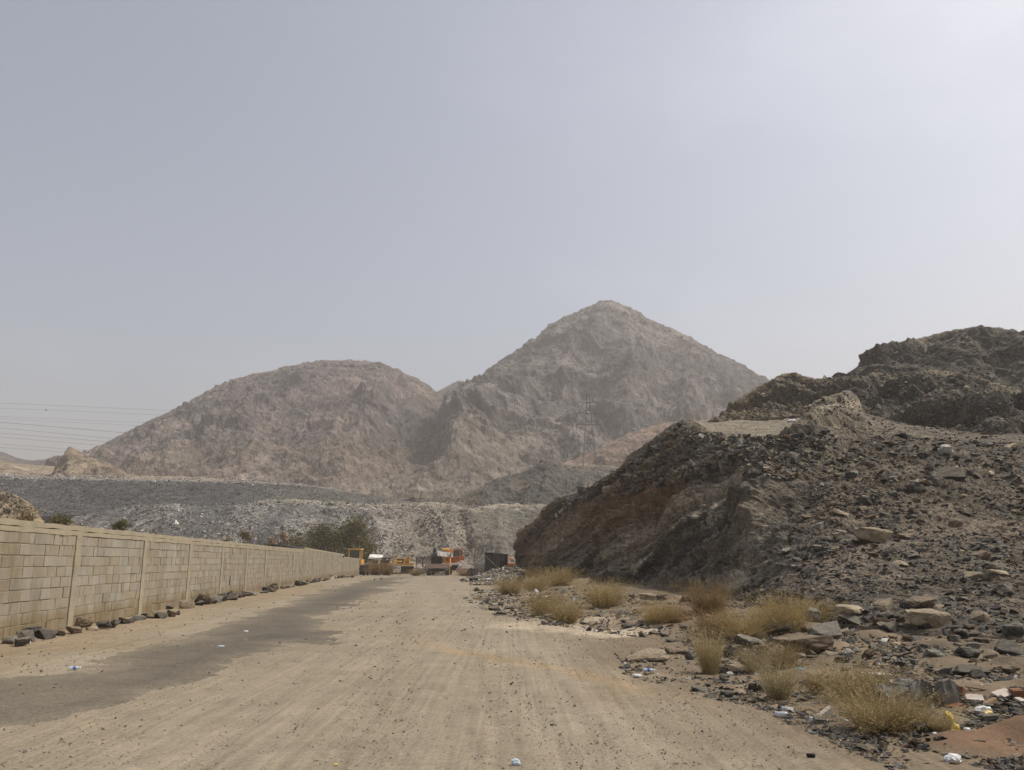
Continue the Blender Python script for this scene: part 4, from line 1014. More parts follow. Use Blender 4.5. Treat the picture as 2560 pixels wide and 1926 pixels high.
# ---- single rocks
TALUS_G, VERGE_G = "large stones on the talus", "stones on the rubble verge"
L = [
 # px, py(foot), width, kind, shape, ratio, label
 (1617, 1655, 112, 't', 'slab', .8, "long low tan slab rock at the edge of the dirt track"),
 (1696, 1636, 66, 'b', 'slab', 1.1, "brown slab rock leaning behind the long low tan slab"),
 (1725, 1650, 28, 'g', 'point', 1, "small pointed grey rock beside the grass clump by the long slab"),
 (1826, 1645, 32, 'd', 'point', 1.1, "dark pointed rock standing behind the pale rounded boulder"),
 (1848, 1682, 64, 't', 'round', .75, "pale tan rounded boulder with a dark underside near grass clumps"),
 (1802, 1683, 34, 'd', 'round', .8, "dark rock pressed against the pale rounded boulder"),
 (1806, 1662, 30, 't', 'block', .8, "small tan rock behind the dark rock and pale boulder"),
 (1900, 1728, 44, 'd', 'slab', 1.2, "dark oval stone in front of the sprawling grass clump"),
 (1820, 1744, 32, 'd', 'block', .8, "dark stone nearest the track below the pale boulder"),
 (1752, 1732, 46, 'g', 'slab', .9, "flat grey stone at the track edge below the long slab"),
 (1962, 1584, 74, 'g', 'block', .6, "grey block rock below the golden shrub at the cut's foot"),
 (2082, 1596, 88, 'g', 'block', .65, "large flat-topped grey boulder beside the tan ledge rocks"),
 (2035, 1562, 40, 'g', 'point', 1.1, "upright pointed grey rock beside the golden shrub"),
 (2030, 1636, 108, 'b', 'block', .6, "big brown ledge boulder with a tan top below the flat grey boulder"),
 (1880, 1620, 84, 'g', 'slab', 1.0, "grey ledge rock half hidden by the grass clumps"),
 (1968, 1612, 60, 't', 'slab', 1.0, "tan ledge rock between the grey ledge and the brown boulder"),
 (2126, 1645, 30, 'p', 'point', .8, "white-faced angular stone beside the brown ledge boulder"),
 (2142, 1538, 76, 't', 'slab', 1.2, "tan-topped boulder at the head of the boulder row"),
 (2142, 1566, 74, 'd', 'block', .6, "dark angular boulder under the tan-topped boulder"),
 (2224, 1530, 50, 't', 'block', .95, "blocky tan-grey boulder between two dark ones on the talus foot"),
 (2240, 1585, 66, 'd', 'slab', 1.3, "dark brown boulder left of the pale pointed boulder"),
 (2331, 1568, 82, 't', 'block', .85, "large pale pointed boulder on the lower talus"),
 (2314, 1522, 66, 'b', 'block', .6, "dark brown block above the pale pointed boulder"),
 (2265, 1524, 32, 'd', 'round', 1, "rounded dark stone beside the dark brown block"),
 (2455, 1552, 38, 't', 'round', .85, "rounded tan stone right of the pale pointed boulder"),
 (2439, 1448, 52, 't', 'slab', 1.2, "pale tan flat stone high on the bare talus"),
 (2505, 1439, 48, 't', 'slab', 1.1, "tan flat stone right of the pale flat stone on the talus"),
 (2542, 1592, 46, 'g', 'block', 1, "grey block at the picture edge above the dark block"),
 (2536, 1640, 52, 'd', 'block', 1.0, "large dark block at the picture edge"),
 (2428, 1652, 48, 'd', 'block', 1.0, "dark squarish block below the rounded tan stone"),
 (2484, 1648, 36, 't', 'round', .8, "small tan stone beside the dark squarish block"),
 (2442, 1690, 66, 'd', 'block', .55, "long dark flat-topped block above the broken tiles"),
 (2410, 1596, 38, 'd', 'block', .9, "dark stone right of the pale pointed boulder's foot"),
 (2316, 1834, 42, 'd', 'round', .85, "dark grey boulder in front of the big dry shrub"),
 (2284, 1864, 42, 'b', 'round', .7, "rounded brown stone in the near gravel"),
 (2211, 1876, 22, 't', 'point', .9, "small upright tan stone in the near gravel"),
 (2373, 1860, 44, 'd', 'round', .6, "dark oval stone at the left edge of the red-brown earth"),
 (2452, 1868, 46, 'd', 'slab', 1.0, "flat dark stone at the front of the red-brown earth"),
 (2227, 1836, 44, 'b', 'block', .8, "brown rock at the foot of the big dry shrub"),
 (2159, 1878, 28, 'd', 'block', .7, "dark stone among the near gravel left of the upright tan stone"),
 (2091, 1832, 26, 'd', 'block', .8, "small dark stone left of the big dry shrub's foot"),
 (2030, 1895, 20, 'd', 'round', .8, "lone dark stone on the bare dirt at the track edge"),
 (2500, 1868, 28, 't', 'round', .6, "small pale stone on the near edge of the red-brown earth"),
 (2485, 1805, 34, 'g', 'round', .7, "small round stone behind the red-brown earth"),
 (2405, 1812, 52, 't', 'slab', .9, "long tan stone behind the yellow bag"),
 (2191, 1356, 76, 't', 'block', .85, "large greenish-tan boulder standing on the middle talus"),
 (2389, 1200, 68, 'd', 'block', .8, "large dark boulder high on the talus"),
 (2338, 1212, 30, 'g', 'point', 1, "leaning grey slab beside the large dark boulder"),
 (2371, 1134, 34, 'p', 'point', .8, "pale pointed stone on the bench edge"),
 (2310, 1146, 40, 'd', 'slab', 1.1, "flat dark stone on the bench edge left of the pale pointed one"),
 (2267, 1350, 44, 'b', 'slab', 1.2, "flat brown stone right of the greenish-tan boulder"),
 (2169, 1262, 30, 'd', 'round', 1, "round dark stone above the greenish-tan boulder"),
 (2068, 1358, 30, 'g', 'block', 1, "grey stone left of the greenish-tan boulder"),
 (2097, 1348, 24, 't', 'block', 1.1, "tan stone beside the grey one left of the greenish-tan boulder"),
 (2050, 1376, 26, 'g', 'round', .8, "small grey stone downhill of the grey and tan pair"),
 (2196, 1240, 32, 'g', 'slab', 1.2, "flat grey stone upslope of the round dark stone"),
 (2262, 1096, 38, 'd', 'block', .7, "dark block on the bench edge above the talus"),
 (2197, 1098, 34, 'd', 'slab', 1.2, "dark slab beside the outcrop on the bench edge"),
 (2528, 1120, 34, 't', 'slab', 1.0, "tan slab on the bench edge near the picture edge"),
 (1456, 1230, 34, 'd', 'round', .8, "dark rounded boulder on the crest of the cut face"),
 (1525, 1230, 36, 't', 'block', .9, "tan boulder below the crest of the cut face"),
 (1482, 1220, 22, 't', 'block', .8, "small tan stone beside the dark crest boulder"),
 (1552, 1213, 22, 't', 'point', .8, "pale wedge of stone right of the tan crest boulder"),
 (1566, 1196, 32, 'd', 'block', .9, "dark block on the crest above the tan boulder"),
 (1624, 1196, 26, 'g', 'point', 1.1, "grey upright stone below the crest of the cut face"),
 (1814, 1180, 30, 'g', 'point', 1.5, "tall grey slab hanging below the bench road"),
 (1837, 1178, 28, 'b', 'point', 1.3, "brown slab beside the tall grey slab below the bench road"),
 (1844, 1142, 36, 'd', 'block', .9, "dark block above the tall grey slab below the bench road"),
 (1450, 1462, 46, 't', 'slab', 1.0, "pale flat slab between the dry shrubs near the cut"),
 (1620, 1500, 42, 't', 'block', .7, "tan boulder at the foot of the cut behind the shrubs"),
 (1658, 1502, 28, 'd', 'round', .9, "dark rounded boulder beside the tan one at the cut's foot"),
 (1718, 1505, 26, 'b', 'round', .9, "brown boulder left of the tall orange shrub"),
 (1634, 1554, 17, 't', 'round', .9, "small pale stone at the golden clump's foot"),
 (1605, 1556, 22, 'g', 'slab', 1.2, "small grey stone beside the pale one at the golden clump's foot"),
 (1722, 1573, 40, 'd', 'block', .5, "dark flat block at the foot of the orange shrubs"),
 (1682, 1575, 16, 'd', 'block', .8, "small dark stone left of the dark flat block"),
 (1662, 1592, 22, 'g', 'block', .7, "grey stone on bare dirt below the golden clump"),
 (1676, 1606, 26, 'd', 'block', .6, "dark stone touching the grey one on bare dirt"),
 (1238, 1528, 32, 'd', 'slab', 1.2, "dark flat stone at the track edge by the near shrub pair"),
 (1303, 1462, 22, 'd', 'point', 1.9, "tall dark upright stone among the shrubs by the heap"),
 (1184, 1454, 24, 'd', 'block', .9, "dark block at the foot of the rubble heap"),
]
for px, py, w, k, s, q, lab in L:
    rock(px, py, w, k, s, lab, None, q)
# further stones, each told by its look and the nearest landmark
ANCHORS = [(1617, 1645, "the long low tan slab"), (1775, 1650, "the tall pale grass clump"), (1848, 1665, "the pale rounded boulder"), (1962, 1570, "the grey block rock"), (2082, 1580, "the flat-topped grey boulder"),
           (2030, 1610, "the brown ledge boulder"), (2142, 1550, "the tan-topped boulder"), (2331, 1540, "the large pale pointed boulder"), (2442, 1675, "the long dark flat-topped block"), (2536, 1620, "the dark block at the picture edge"),
           (2290, 1740, "the big concrete lump"), (2215, 1790, "the biggest dry shrub"), (2316, 1825, "the dark grey near boulder"), (2450, 1840, "the red-brown earth"), (2001, 1680, "the bright teal bag"), (1956, 1785, "the bluish bottle"),
           (1395, 1530, "the paired olive-gold shrubs"), (1512, 1490, "the lone golden-brown shrub"), (1640, 1540, "the pale golden clump"), (1274, 1470, "the small golden track-side shrub"), (1250, 1440, "the rubble heap"), (1790, 1570, "the orange shrub"),
           (2191, 1330, "the greenish-tan boulder"), (2389, 1180, "the high dark boulder"), (2439, 1440, "the pale flat talus stone"), (2371, 1125, "the pale pointed bench stone"), (2068, 1345, "the grey and tan stone pair"), (2169, 1255, "the round dark talus stone"), (2110, 1060, "the bench-edge outcrop"), (1960, 1530, "the large golden shrub"), (2520, 1300, "the bare talus at the picture edge")]
KW = {'d': 'dark', 'g': 'grey', 't': 'tan', 'b': 'brown', 'p': 'pale'}; SW = {'block': 'blocky', 'slab': 'flat', 'round': 'rounded', 'point': 'pointed'}
NTH = ["nearest", "second nearest", "third nearest", "fourth nearest", "fifth nearest", "sixth nearest", "seventh nearest", "eighth nearest", "ninth nearest", "tenth nearest", "eleventh nearest", "twelfth nearest"]
USED = {}
def told_apart(items, group, **kw):
    named = {}
    for it in items:
        x, y = it[0], it[1]
        ax, ay, an = min(ANCHORS, key=lambda q: math.hypot(x - q[0], (y - q[1]) * 1.3))
        dx, dy = x - ax, y - ay
        side = ("right of" if dx > 0 else "left of") if abs(dx) > abs(dy) else ("below" if dy > 0 else "above")
        named.setdefault((KW[it[3]], SW[it[4]], side, an), []).append((math.hypot(dx, dy), it))
    for (c, sh, side, an), lst in named.items():
        lst.sort(key=lambda q: q[0])
        for k, (_, it) in enumerate(lst):
            lab = f"{c} {sh} stone {side} {an}" if len(lst) == 1 else f"{c} {sh} stone {NTH[min(k, 11)]} {side} {an}"
            USED[lab] = USED.get(lab, 0) + 1
            if USED[lab] > 1: lab = ("larger " if USED[lab] == 2 else "largest ") + lab
            rock(it[0], it[1], it[2], it[3], it[4], lab, group, it[5], **kw)
random.seed(91)
sv = poly_sampler([(min(x, 2555), y) for x, y in VERGE], lambda x, y: n2_(x, y) > -0.1)
told_apart([(*sv(), random.uniform(15, 30), random.choice('ddggbt'), random.choice(['block', 'slab', 'round', 'slab']), random.uniform(.6, 1)) for i in range(70)], VERGE_G)
sv2 = poly_sampler([(1870, 1560), (2060, 1570), (2200, 1560), (2555, 1560), (2555, 1720), (2420, 1700), (2200, 1690), (2050, 1690), (1870, 1650)])
told_apart([(*sv2(), random.uniform(22, 46), random.choice('dggbbt'), random.choice(['block', 'slab', 'round', 'block']), random.uniform(.6, .95)) for i in range(36)], VERGE_G)
st_ = poly_sampler([(1880, 1500), (2010, 1290), (2090, 1130), (2220, 1100), (2555, 1125), (2555, 1600), (2300, 1580), (2100, 1570)])
told_apart([(*st_(), random.uniform(16, 40), random.choice('ddggbbt'), random.choice(['block', 'slab', 'slab', 'round']), random.uniform(.6, 1.1)) for i in range(48)], TALUS_G, tilt=0.5)

# ================================================================== the block wall on the left
WDIR = Vector((-0.113, 1, 0)).normalized()
WNOR = Vector((1, 0.113, 0)).normalized()
WYAW = math.atan2(WDIR.y, WDIR.x)
def wall_p(Y, out=0.0, z=0.0):
    return Vector((-7.3 - 0.113 * Y, Y, 0)) + WNOR * out + Vector((0, 0, z))
PY = [17.43 + 4.29 * i for i in range(-2, 20)]          # pillar positions along Y
LEN = 1 / math.cos(math.atan(0.113))
def wall_ground(Y):
    p = wall_p(Y); return float(gz(p.x, p.y))
def block_mat(name, src):
    m, N, L, B = new_mat(name)
    tc = N.new("ShaderNodeTexCoord"); co = tc.outputs['Object']
    if src == 'obj':
        f = N.new("ShaderNodeObjectInfo").outputs['Random']
    else:
        a = N.new("ShaderNodeAttribute"); a.attribute_name = "soil"; f = a.outputs['Color']
    c = _ramp(N, L, f, [(0.0, (0.262, 0.225, 0.160)), (0.3, (0.278, 0.242, 0.178)), (0.6, (0.290, 0.257, 0.195)), (0.85, (0.310, 0.280, 0.222)), (1.0, (0.264, 0.240, 0.195))])
    g = N.new("ShaderNodeNewGeometry")
    c = _mul(N, L, c, _ramp(N, L, _noise(N, L, g.outputs['Position'], 1.3, 6, 0.65, (1, 1, 0.4)), [(0.28, (0.70, 0.66, 0.58)), (0.48, (0.98, 0.98, 1.0)), (0.72, (1.12, 1.12, 1.12))]))
    sxyz = N.new("ShaderNodeSeparateXYZ"); L.new(g.outputs['Position'], sxyz.inputs[0])
    ad = N.new("ShaderNodeMath"); ad.operation = 'MULTIPLY_ADD'; ad.inputs[1].default_value = -0.5; L.new(_noise(N, L, g.outputs['Position'], 2.4, 5, 0.6), ad.inputs[0]); L.new(sxyz.outputs['Z'], ad.inputs[2])
    c = _mul(N, L, c, _ramp(N, L, ad.outputs[0], [(0.0, (0.80, 0.72, 0.60)), (0.22, grey(1.0)), (1.0, grey(1.0))]))      # mud splashed on the lowest courses
    c = _mul(N, L, c, _ramp(N, L, _noise(N, L, g.outputs['Position'], 26, 5, 0.7), [(0.3, grey(0.86)), (0.55, grey(1.0)), (0.75, grey(1.08))]))
    L.new(c, B.inputs['Base Color']); B.inputs['Roughness'].default_value = 0.95; B.inputs['Specular IOR Level'].default_value = 0.1
    bp = N.new("ShaderNodeBump"); bp.inputs['Strength'].default_value = 0.6; bp.inputs['Distance'].default_value = 0.012
    L.new(_noise(N, L, g.outputs['Position'], 45, 7, 0.75), bp.inputs['Height']); L.new(bp.outputs[0], B.inputs['Normal'])
    return m
M_block1, M_block2 = block_mat("concrete_block", 'obj'), block_mat("concrete_block_far", 'attr')
def plaster_mat(name, base):
    m, N, L, B = new_mat(name)
    g = N.new("ShaderNodeNewGeometry"); co = g.outputs['Position']
    c = _ramp(N, L, _noise(N, L, co, 2.0, 7, 0.7, (1, 1, 0.5)), [(0.25, tuple(x * 0.74 for x in base)), (0.5, base), (0.75, tuple(x * 1.14 for x in base))])
    L.new(c, B.inputs['Base Color']); B.inputs['Roughness'].default_value = 0.95; B.inputs['Specular IOR Level'].default_value = 0.1
    bp = N.new("ShaderNodeBump"); bp.inputs['Strength'].default_value = 0.7; bp.inputs['Distance'].default_value = 0.02
    L.new(_noise(N, L, co, 18, 8, 0.75), bp.inputs['Height']); L.new(bp.outputs[0], B.inputs['Normal'])
    return m
M_mortar, M_pillar = plaster_mat("sandy_mortar", (0.245, 0.206, 0.146)), plaster_mat("rough_plaster", (0.31, 0.268, 0.192))

def build_wall():
    root = empty("block_wall", wall_p(50, 0, 0))
    tag(root, "long tan concrete block wall with plastered pillars along the road", "wall", kind="thing")
    inv = root.location.copy()
    R = Matrix.Rotation(WYAW, 3, 'Z')
    def top(Y):                                          # top of the block courses
        if Y < PY[10]: return 1.885
        if Y < 79.4: return 2.10 - 0.20 * (Y - PY[10]) / (79.4 - PY[10])
        return 1.68 - 0.12 * (Y - 79.4) / 20
    H = 0.209
    # a few block shapes, local frame x along the wall, y through it (front = -y rotated outward), z up
    def block_verts(r, L_, h, t=0.18):
        v = np.array([(sx * L_ / 2, sy * t / 2, sz * h / 2) for sx in (-1, 1) for sy in (-1, 1) for sz in (-1, 1)], float)
        v += r.uniform(-0.006, 0.006, v.shape)
        return v
    BF = np.array([(0, 1, 3, 2), (4, 6, 7, 5), (0, 4, 5, 1), (2, 3, 7, 6), (0, 2, 6, 4), (1, 5, 7, 3)])
    r = np.random.default_rng(3)
    meshes = {}
    for L_ in (0.395, 0.195):
        for k in range(6):
            bm = bmesh.new()
            vs = [bm.verts.new(v) for v in block_verts(r, L_, 0.196)]
            for f in BF: bm.faces.new([vs[i] for i in f])
            bmesh.ops.recalc_face_normals(bm, faces=bm.faces)
            bmesh.ops.bevel(bm, geom=list(bm.edges), offset=0.006, segments=1, affect='EDGES')
            me = bpy.data.meshes.new("block"); bm.to_mesh(me); bm.free(); me.materials.append(M_block1)
            meshes[(L_, k)] = me
    laid = []                                            # (Y, z, length, out)
    for i in range(len(PY) - 1):
        a, b = PY[i] + 0.15, PY[i + 1] - 0.15
        t = top((a + b) / 2)
        base = min(wall_ground(a), wall_ground(b)) - 0.15
        row = 0; z = t
        while z > base:
            z -= H
            s = a + r.choice([0.0, 0.1, 0.2]) * -1 + 0.0
            wave = 0.012 * math.sin(row * 1.7 + i)
            while s < b - 0.02:
                L_ = 0.405 if r.random() < 0.62 else 0.205
                e = min(s + L_, b); s0 = max(s, a)
                if e - s0 > 0.06:
                    laid.append(((s0 + e) / 2, z + H / 2, (e - s0) * LEN - 0.010, r.normal(0, 0.0035), i, row, wave))
                s = e
            row += 1
    def seen(q):                                         # how large it shows in the picture
        x, y = project(np.array(wall_p(q[0], 0, q[1])))
        return -1 if x < -40 or q[1] < wall_ground(q[0]) - 0.05 else q[2] / q[0]
    hole = None
    laid.sort(key=seen, reverse=True)
    HOLE_Y = 14630 / (1280 - 594 - 226.0)
    laid = [q for q in laid if not (abs(q[0] - HOLE_Y) < 0.13 and 0.42 < q[1] < 0.78)]
    single, rest = laid[:300], laid[300:]
    for q in single:
        near = 0.395 if abs(q[2] - 0.395) < abs(q[2] - 0.195) else 0.195
        o = bpy.data.objects.new("block", meshes[(near, int(r.integers(0, 6)))])
        o.scale = (q[2] / near, 1, 1)
        o.location = wall_p(q[0], -0.088 + q[3], q[1] + q[6] * 0.3) - inv
        o.rotation_euler = (r.normal(0, 0.004), 0, WYAW + r.normal(0, 0.004))
        link(o, root)
    VV, FF, CC = [], [], []
    for k, q in enumerate(rest):
        v = block_verts(r, q[2], 0.196)
        v = v @ np.array(R.transposed()) + np.array(wall_p(q[0], -0.088 + q[3], q[1] + q[6] * 0.3) - inv)
        VV.append(v); FF.append(BF + 8 * k); CC.append(np.full((8, 3), r.random()))
    o = mesh_object("block_courses", raw_mesh("block_courses", np.concatenate(VV), np.concatenate(FF), M_block2, np.concatenate(CC)), root)
    o["kind"] = "stuff"
    # recessed mortar core, one per bay; the third bay has a hole
    for i in range(len(PY) - 1):
        a, b = PY[i] + 0.1, PY[i + 1] - 0.1
        t = top((a + b) / 2) + 0.01; base = min(wall_ground(a), wall_ground(b)) - 0.3
        s = Shape()
        def slab(y0, y1, z0, z1, o0=-0.165, o1=-0.009):
            c = wall_p((y0 + y1) / 2, (o0 + o1) / 2, (z0 + z1) / 2) - inv
            s.box(c, ((y1 - y0) * LEN, o1 - o0, z1 - z0), R)
        if a < HOLE_Y < b:
            slab(a, HOLE_Y - .07, base, t); slab(HOLE_Y + .07, b, base, t)
            slab(HOLE_Y - .07, HOLE_Y + .07, base, 0.46); slab(HOLE_Y - .07, HOLE_Y + .07, 0.80, t)
            slab(HOLE_Y - .07, HOLE_Y + .07, 0.46, 0.80, -0.165, -0.150)
        else:
            slab(a, b, base, t)
        s.build("mortar_core", M_mortar, root)
    # pillars: rough cast, slightly proud
    for i, Y in enumerate(PY):
        t = max(top(Y - 0.01), top(Y + 0.01)) + 0.02; base = wall_ground(Y) - 0.3
        wob = Shape()
        n = 14
        rings = []
        for k in range(n + 1):
            z = base + (t - base) * k / n
            w = 0.135 + r.normal(0, 0.007); pr = 0.016 + abs(r.normal(0, 0.004))
            ring = [wall_p(Y, 0, 0) - inv + WDIR * sx * w + WNOR * oy + Vector((0, 0, z)) for sx, oy in ((-1, -0.20), (-1, pr), (1, pr + r.normal(0, .002)), (1, -0.20))]
            rings.append([wob.bm.verts.new(p) for p in ring])
        for p, q in zip(rings, rings[1:]):
            for k in range(4): wob.bm.faces.new((p[k], p[(k + 1) % 4], q[(k + 1) % 4], q[k]))
        wob.bm.faces.new(rings[0]); wob.bm.faces.new(rings[-1])
        wob.build("pillar", M_pillar, root)
    # tie beam and coping, in casts of one or two bays
    def beam(name, y0, y1, z0a, z0b, h, out, back=-0.21):
        s = Shape(); n = max(6, int((y1 - y0) / 0.35)); rings = []
        for k in range(n + 1):
            Y = y0 + (y1 - y0) * k / n; z0 = z0a + (z0b - z0a) * k / n
            j1, j2, j3 = r.normal(0, 0.006), r.normal(0, 0.008), r.normal(0, 0.004)
            rings.append([s.bm.verts.new(wall_p(Y, o_, z) - inv) for o_, z in ((back, z0), (out + j3, z0 + j1), (out + j3, z0 + h + j2), (back, z0 + h + j2))])
        for p, q in zip(rings, rings[1:]):
            for k in range(4): s.bm.faces.new((p[k], p[(k + 1) % 4], q[(k + 1) % 4], q[k]))
        s.bm.faces.new(rings[0]); s.bm.faces.new(rings[-1])
        s.build(name, M_pillar, root)
    i = 0
    while i < 10:
        j = min(i + (2 if i % 3 else 1), 10)
        beam("tie_beam", PY[i] + 0.004, PY[j] - 0.004, 1.893, 1.893, 0.095, 0.012)
        i = j
    i = 0
    cuts = [PY[0]] + [y + 1.6 for y in PY[1:10]] + [PY[10]]
    for a, b in zip(cuts, cuts[1:]):
        beam("coping", a + 0.004, b - 0.004, 1.995, 1.995, 0.10 + r.uniform(-.008, .008), 0.0)
    beam("coping", PY[10], 79.4, 2.105, 1.905, 0.13, 0.006)
    beam("coping", 79.404, PY[-1] + 0.14, 1.69, 1.565, 0.11, 0.006)
build_wall()

# ---- stones set along the foot of the wall
random.seed(5)
WORDS = ["first", "second", "third", "fourth", "fifth", "sixth", "seventh", "eighth", "ninth", "tenth"]
ORD = WORDS + ["eleventh", "twelfth", "thirteenth", "fourteenth", "fifteenth", "sixteenth", "seventeenth", "eighteenth", "nineteenth", "twentieth"]
feet = [(20, 1612, 30, 'g', 'block', 1.0), (45, 1617, 36, 'g', 'round', .9), (75, 1592, 44, 'd', 'round', .9), (62, 1606, 46, 'd', 'round', .9), (92, 1580, 26, 'g', 'round', 1), (112, 1598, 46, 'd', 'round', .75), (142, 1590, 26, 'b', 'block', .8),
        (178, 1585, 36, 'b', 'block', .7), (203, 1569, 34, 'b', 'round', .95), (226, 1577, 24, 't', 'round', 1), (256, 1573, 36, 'd', 'block', .85), (283, 1570, 26, 'g', 'point', .8), (304, 1561, 28, 'b', 'block', .8), (326, 1558, 22, 'g', 'block', .9),
        (345, 1552, 30, 'g', 'slab', 1.4), (362, 1543, 26, 'd', 'slab', 1.2), (378, 1546, 28, 't', 'round', .9), (402, 1547, 30, 'd', 'round', .85), (424, 1543, 24, 'b', 'block', 1), (422, 1523, 26, 'd', 'slab', 1.3), (438, 1538, 18, 'd', 'block', 1)]
def px_of_wallY(Y, out):
    p = wall_p(Y, out); p.z = wall_ground(Y)
    x, y = project(np.array(p)); return float(x), float(y)
Y = 30.0
Yc = 14630 / (1280 - 452 - 226.0)
while Yc < 84:
    x, y = px_of_wallY(Yc, random.uniform(0.2, 0.6))
    w = random.uniform(0.25, 0.5) * FPX / Yc
    feet.append((x, y, w, random.choice('dddbgt'), random.choice(['block', 'round', 'slab', 'point']), random.uniform(.7, 1.1)))
    Yc += random.uniform(0.35, 1.1) if Yc < 60 else random.uniform(0.6, 1.8)
bay_count = {}
pil_px = [px_of_wallY(y, 0)[0] for y in PY]
feet.sort(key=lambda f: f[0])
for x, y, w, k, s, q in feet:
    b = sum(1 for p in pil_px[1:] if p < x)              # bay counted from the picture's edge
    bay_count[b] = bay_count.get(b, 0) + 1
    where = "before the first full pillar" if b == 0 else f"past the {ORD[b - 1]} wall pillar"
    rock(x, y, w, k, s, f"{ORD[bay_count[b] - 1]} stone along the wall foot {where} from the picture edge", "stones along the foot of the block wall", q)

# ================================================================== plants
def plant_mat(name, soft=0.25):
    m, N, L, B = new_mat(name)
    a = N.new("ShaderNodeAttribute"); a.attribute_name = "soil"
    oi = N.new("ShaderNodeObjectInfo")
    c = _mul(N, L, a.outputs['Color'], _ramp(N, L, oi.outputs['Random'], [(0, (0.82, 0.80, 0.78)), (0.5, (1, 1, 1)), (1, (1.15, 1.12, 1.0))]))
    L.new(c, B.inputs['Base Color']); B.inputs['Roughness'].default_value = 0.8; B.inputs['Specular IOR Level'].default_value = 0.15
    tr = N.new("ShaderNodeBsdfTranslucent"); L.new(c, tr.inputs['Color'])
    mx = N.new("ShaderNodeMixShader"); mx.inputs[0].default_value = soft
    L.new(B.outputs[0], mx.inputs[1]); L.new(tr.outputs[0], mx.inputs[2]); L.new(mx.outputs[0], N["Material Output"].inputs['Surface'])
    return m
M_straw, M_leaf = plant_mat("dry_straw"), plant_mat("dusty_leaf", 0.3)
M_bark = paint("grey_bark", (0.12, 0.09, 0.065), 0.95)
def strands(seed, n, width, height, spread, droop, w, base_r, c0, c1, seg=4):
    """dry stems fanning from a root, each a thin ribbon; unit: metres"""
    r = np.random.default_rng(seed)
    az = r.uniform(0, 2 * np.pi, n); lean = np.abs(r.normal(0, spread, n)).clip(0, 1.25)
    ln = height * r.uniform(0.3, 1.12, n) / np.maximum(np.cos(lean * 0.8), 0.5)
    b = np.stack([np.cos(az), np.sin(az)], -1) * (base_r * np.sqrt(r.random(n)))[:, None]
    wob = r.normal(0, 0.10, (n, seg + 1, 2)).cumsum(1) * ln[:, None, None] * 0.32
    t = np.linspace(0, 1, seg + 1)
    rad = (np.sin(lean)[:, None] * t + droop * t ** 2.2) * ln[:, None] * (width / height)
    X = b[:, :1] + np.cos(az)[:, None] * rad + wob[..., 0]
    Y = b[:, 1:] + np.sin(az)[:, None] * rad + wob[..., 1]
    Z = ln[:, None] * (np.cos(lean)[:, None] * t - 0.25 * droop * t ** 3) - 0.03
    C = np.stack([X, Y, Z], -1)
    side = r.normal(size=(n, 1, 3)); side[..., 2] *= 0.3; side /= np.linalg.norm(side, axis=-1, keepdims=True)
    W = (w * (1.05 - 0.75 * t))[None, :, None] * side
    V = np.stack([C - W, C + W], 2).reshape(n, -1, 3)
    k = np.arange(seg)
    F = np.stack([2 * k, 2 * k + 1, 2 * k + 3, 2 * k + 2], -1)
    F = (F[None] + (np.arange(n) * 2 * (seg + 1))[:, None, None]).reshape(-1, 4)
    tone = r.random((n, 1)) * 0.6 + 0.4 * r.random((n, 1))
    col = np.asarray(c0) * (1 - tone) + np.asarray(c1) * tone
    col = np.repeat(col[:, None, :], 2 * (seg + 1), 1).reshape(-1, 3)
    return V.reshape(-1, 3), F, col, C
def sprigs(seed, C, per, size, c0, c1, lo=0.35):
    """small seed heads and dry leaves along the upper stems"""
    r = np.random.default_rng(seed)
    n, s, _ = C.shape
    i = np.repeat(np.arange(n), per); t = (lo + (1 - lo) * r.random(len(i)) ** 0.8) * (s - 1)
    k = np.minimum(t.astype(int), s - 2); f = (t - k)[:, None]
    p = C[i, k] * (1 - f) + C[i, k + 1] * f + r.normal(0, size * 1.1, (len(i), 3))
    a = r.normal(size=(len(i), 3)); a /= np.linalg.norm(a, axis=1, keepdims=True); b = np.cross(a, r.normal(size=(len(i), 3))); b /= np.linalg.norm(b, axis=1, keepdims=True)
    sz = (size * r.uniform(0.5, 1.3, len(i)))[:, None]
    V = np.stack([p - a * sz, p + b * sz * 0.45, p + a * sz, p - b * sz * 0.45], 1)
    F = np.arange(4)[None] + 4 * np.arange(len(i))[:, None]
    tone = r.random((len(i), 1)); col = np.asarray(c0) * (1 - tone) + np.asarray(c1) * tone
    return V.reshape(-1, 3), F, np.repeat(col, 4, 0)
PAL = {'gold': ((0.21, 0.155, 0.072), (0.53, 0.415, 0.215)), 'olive': ((0.18, 0.14, 0.068), (0.44, 0.345, 0.18)), 'brown': ((0.13, 0.09, 0.045), (0.31, 0.215, 0.105)), 'orange': ((0.17, 0.11, 0.052), (0.38, 0.265, 0.13)), 'grass': ((0.22, 0.175, 0.09), (0.52, 0.43, 0.25))}
PLANT = {}
def plant_meshes(kind, var):
    if (kind, var) in PLANT: return PLANT[(kind, var)]
    c0, c1 = PAL[kind]
    sd = sum(map(ord, kind)) + 31 * var
    if kind == 'grass':
        V, F, c, C = strands(sd, 600, 0.9, 1.0, 0.38, 0.22, 0.0042, 0.22, c0, c1)
        V2, F2, c2 = sprigs(sd + 1, C, 11, 0.016, c0, c1, 0.4)
    else:
        V, F, c, C = strands(sd, 800, 1.0, 1.0, 0.60, 0.12, 0.0042, 0.30, c0, c1)
        V2, F2, c2 = sprigs(sd + 1, C, 11, 0.018, c0, c1, 0.25)
    PLANT[(kind, var)] = (raw_mesh("stems", V, F, M_straw, c), raw_mesh("foliage", V2, F2, M_straw, c2))
    return PLANT[(kind, var)]
